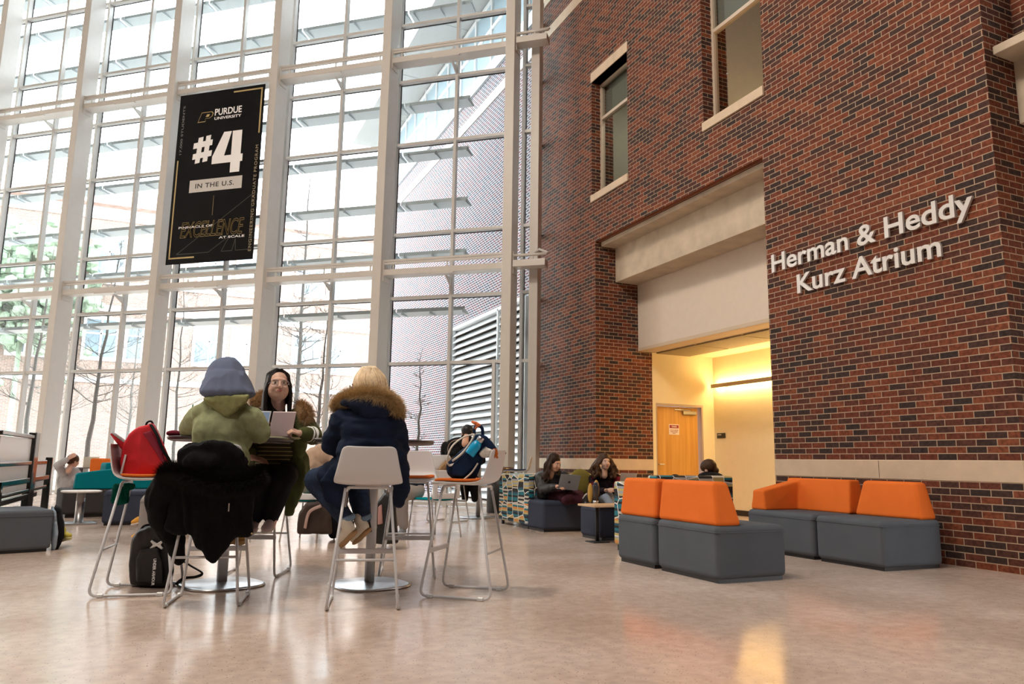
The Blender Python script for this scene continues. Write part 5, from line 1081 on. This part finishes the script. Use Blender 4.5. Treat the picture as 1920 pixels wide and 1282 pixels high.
# ---- clothes and shoe by the bench on the left
t = thing('draped_jacket', 'black and pale blue jacket draped over the end of the left bench', 'coat', at(108, 1000, 7.4))
blob('black_side', t, BLKCL, lambda b: slab(b, [(104, 950), (112, 955), (119, 985), (118, 1010), (108, 1030), (101, 1032), (100, 960)], 7.42, .35), .014, 5, .01)
blob('blue_lining', t, mat('pale blue denim lining', (.32, .42, .52), .9), lambda b: slab(b, [(97, 950), (104, 960), (108, 1000), (104, 1030), (97, 1033)], 7.36, .2), .014, 4, .008)
t = thing('yellow_shoe', 'yellow shoe on the floor at the end of the left bench', 'shoe', at(120, 1010, 7.8)); shoe(t, at(112, 1014, 7.75), at(131, 1009, 7.6), (0, 0, 1), mat('yellow suede', (.5, .42, .08), .9), mat('yellow sole', (.55, .5, .25), .8))

# ================================================================ hanging banner
BN0 = E0+GX*(-2.83*S)+GN*(-.08); bw = .815*S; zb, zt = 5.31, 9.50
t = thing('hanging_banner', 'tall black university banner hung between two columns of the glass wall', 'banner', BN0, GA)
BLKB = mat('black banner vinyl', (.004, .004, .005), .6, spec=.12); GOLD = mat('banner gold', (.56, .43, .19), .6); WHB = mat('banner white', (.95, .95, .95), .6); DIM = mat('banner dim line', (.085, .075, .06), .6); GRB = mat('banner grey white', (.62, .60, .57), .6); DGOLD = mat('banner dark gold', (.24, .18, .07), .6)
obj('cloth', bx(0, bw, 0, .012, zb, zt), BLKB, t)
bh = zt-zb
def bp(fx, fy): return Vector((fx*bw, -.0015, zt-fy*bh))
def bar(nm, x0, y0, x1, y1, m, w=.03):
    if abs(x1-x0)*bw > abs(y1-y0)*bh: z = zt-y0*bh; b = bx(x0*bw, x1*bw, -.003, 0, z-w, z)
    else: b = bx(x0*bw, x0*bw+w, -.003, 0, zt-y1*bh, zt-y0*bh)
    obj(nm, b, m, t)
def quad(ps, m, nm='numeral', y=-.004):
    b = nb(); q = [b.verts.new((x*bw, y, zt-f*bh)) for x, f in ps]; b.faces.new(q); obj(nm, b, m, t)
bar('gold_line', .64, .018, .975, .018, GOLD, .034); bar('gold_line', .96, .018, .96, .285, GOLD, .034); bar('gold_line', .03, .395, .03, .97, GOLD, .034); bar('gold_line', .03, .962, .33, .962, GOLD, .034)
def btext(nm, s, fx, fy, w, h, m, rot=0, **k):
    """left-bottom of the line at fx, fy of the banner"""
    b = text_bm(s, w*bw, h*bh, 0, **k); p = bp(fx, fy); p.y = -.004 if m is not BLKB else -.007
    bmesh.ops.transform(b, matrix=Matrix.Translation(p) @ Matrix.Rotation(PI/2, 4, 'X') @ Matrix.Rotation(rot, 4, 'Z'), verts=b.verts); obj(nm, b, m, t)
btext('lettering', 'PURDUE', .435, .150, .315, .040, WHB, bold=.02); btext('lettering', 'UNIVERSITY', .435, .176, .315, .0165, WHB, bold=.02)
for nm, m, e, y in (('emblem_outline', GOLD, .0, -.0035), ('emblem', BLKB, .014, -.0055)):
    # slanted slab P
    def P(x, z, e=e): return x, z
    outer = [(0, 0), (.15, 0), (.165, .045), (.14, .045), (.15, .075), (.23, .075), (.285, .12), (.305, .19), (.275, .235), (.07, .235), (.055, .19), (.08, .19), (.035, .045), (.012, .045)]
    cx_, cz_ = .15, .12; b = nb(); q = []
    for x, z in outer: q.append(b.verts.new(((.235*bw)+(cx_+(x-cx_)*(1-e*6.5))*1.42, y, zt-.180*bh+(cz_+(z-cz_)*(1-e*9.5))*1.05)))
    b.faces.new(q); bmesh.ops.triangulate(b, faces=b.faces); obj(nm, b, m, t)
b = nb(); q = [b.verts.new(((.235*bw)+x*1.42, -.006, zt-.180*bh+z*1.05)) for x, z in ((.155, .115), (.215, .115), (.235, .175), (.18, .175))]; b.faces.new(q); obj('emblem_counter', b, GOLD, t)
for x0, x1, f0, f1 in ((.255, .312, .272, .425), (.345, .402, .266, .42)): quad([(x0+.012, f0), (x1+.012, f0-.004), (x1-.012, f1-.004), (x0-.012, f1)], WHB, 'hash_sign')
for f0 in (.298, .362): quad([(.215, f0+.004), (.438, f0-.008), (.434, f0+.026), (.21, f0+.038)], WHB, 'hash_sign', -.0045)
# the big 4
quad([(.565, .255), (.655, .255), (.585, .395), (.665, .395), (.665, .255), (.775, .255), (.775, .395), (.80, .395), (.80, .438), (.775, .438), (.775, .498), (.665, .498), (.665, .438), (.445, .438), (.445, .395)], WHB)
quad([(.205, .522), (.815, .522), (.815, .594), (.205, .594)], GRB, 'label_strip', -.003)
btext('lettering', 'IN THE U.S.', .275, .572, .45, .028, mat('banner ink', (.02, .02, .02), .6), bold=.02, space=1.1)
bar('thin_line', .50, .622, .50, .735, DGOLD, .012)
def line(p, q, m, w=.006):
    a = bp(*p); c = bp(*q); a.y = c.y = -.003; d = (c-a).normalized(); n = Vector((-d.z, 0, d.x))*w
    b = nb(); v = [b.verts.new(k) for k in (a-n, c-n, c+n, a+n)]; b.faces.new(v); obj('thin_line', b, m, t)
for p, q in (((.12, .945), (.945, .635)), ((.945, .635), (.945, .945)), ((.12, .945), (.49, .945)), ((.49, .945), (.72, .862)), ((.72, .862), (.64, .945)), ((.64, .945), (.76, .945)), ((.76, .945), (.79, .88)), ((.79, .88), (.80, .945)), ((.80, .945), (.945, .945))): line(p, q, DIM)
btext('lettering', 'EXCELLENCE', .145, .855, .73, .092, mat('banner outline gold', (.36, .27, .10), .6), outline=.012, shear=.22)
btext('lettering', 'PINNACLE OF', .12, .80, .40, .013, WHB, bold=.02); btext('lettering', 'AT SCALE', .60, .873, .29, .013, WHB, bold=.02)
btext('lettering', '17,000 STUDENTS', .075, .36, .255*bh/bw*1.15, .028*bw/bh, mat('banner soft white', (.30, .30, .29), .6), rot=PI/2)
for w_, f_, l_ in (('ENGINEERING', .955, .235), ('GRADUATE', .705, .18), ('PROGRAM', .510, .155)): btext('lettering', w_, .975, f_, l_*bh/bw, .033*bw/bh, mat('banner soft gold', (.42, .35, .22), .6), rot=PI/2, space=1.2)
b = nb()
for fx in (.05, .95): tube(b, [Vector((fx*bw, .006, zt)), Vector((fx*bw, .1, 9.68))], .006, 6)
obj('hanger', b, STEEL, t)
bpy.data.scenes.remove(_T)
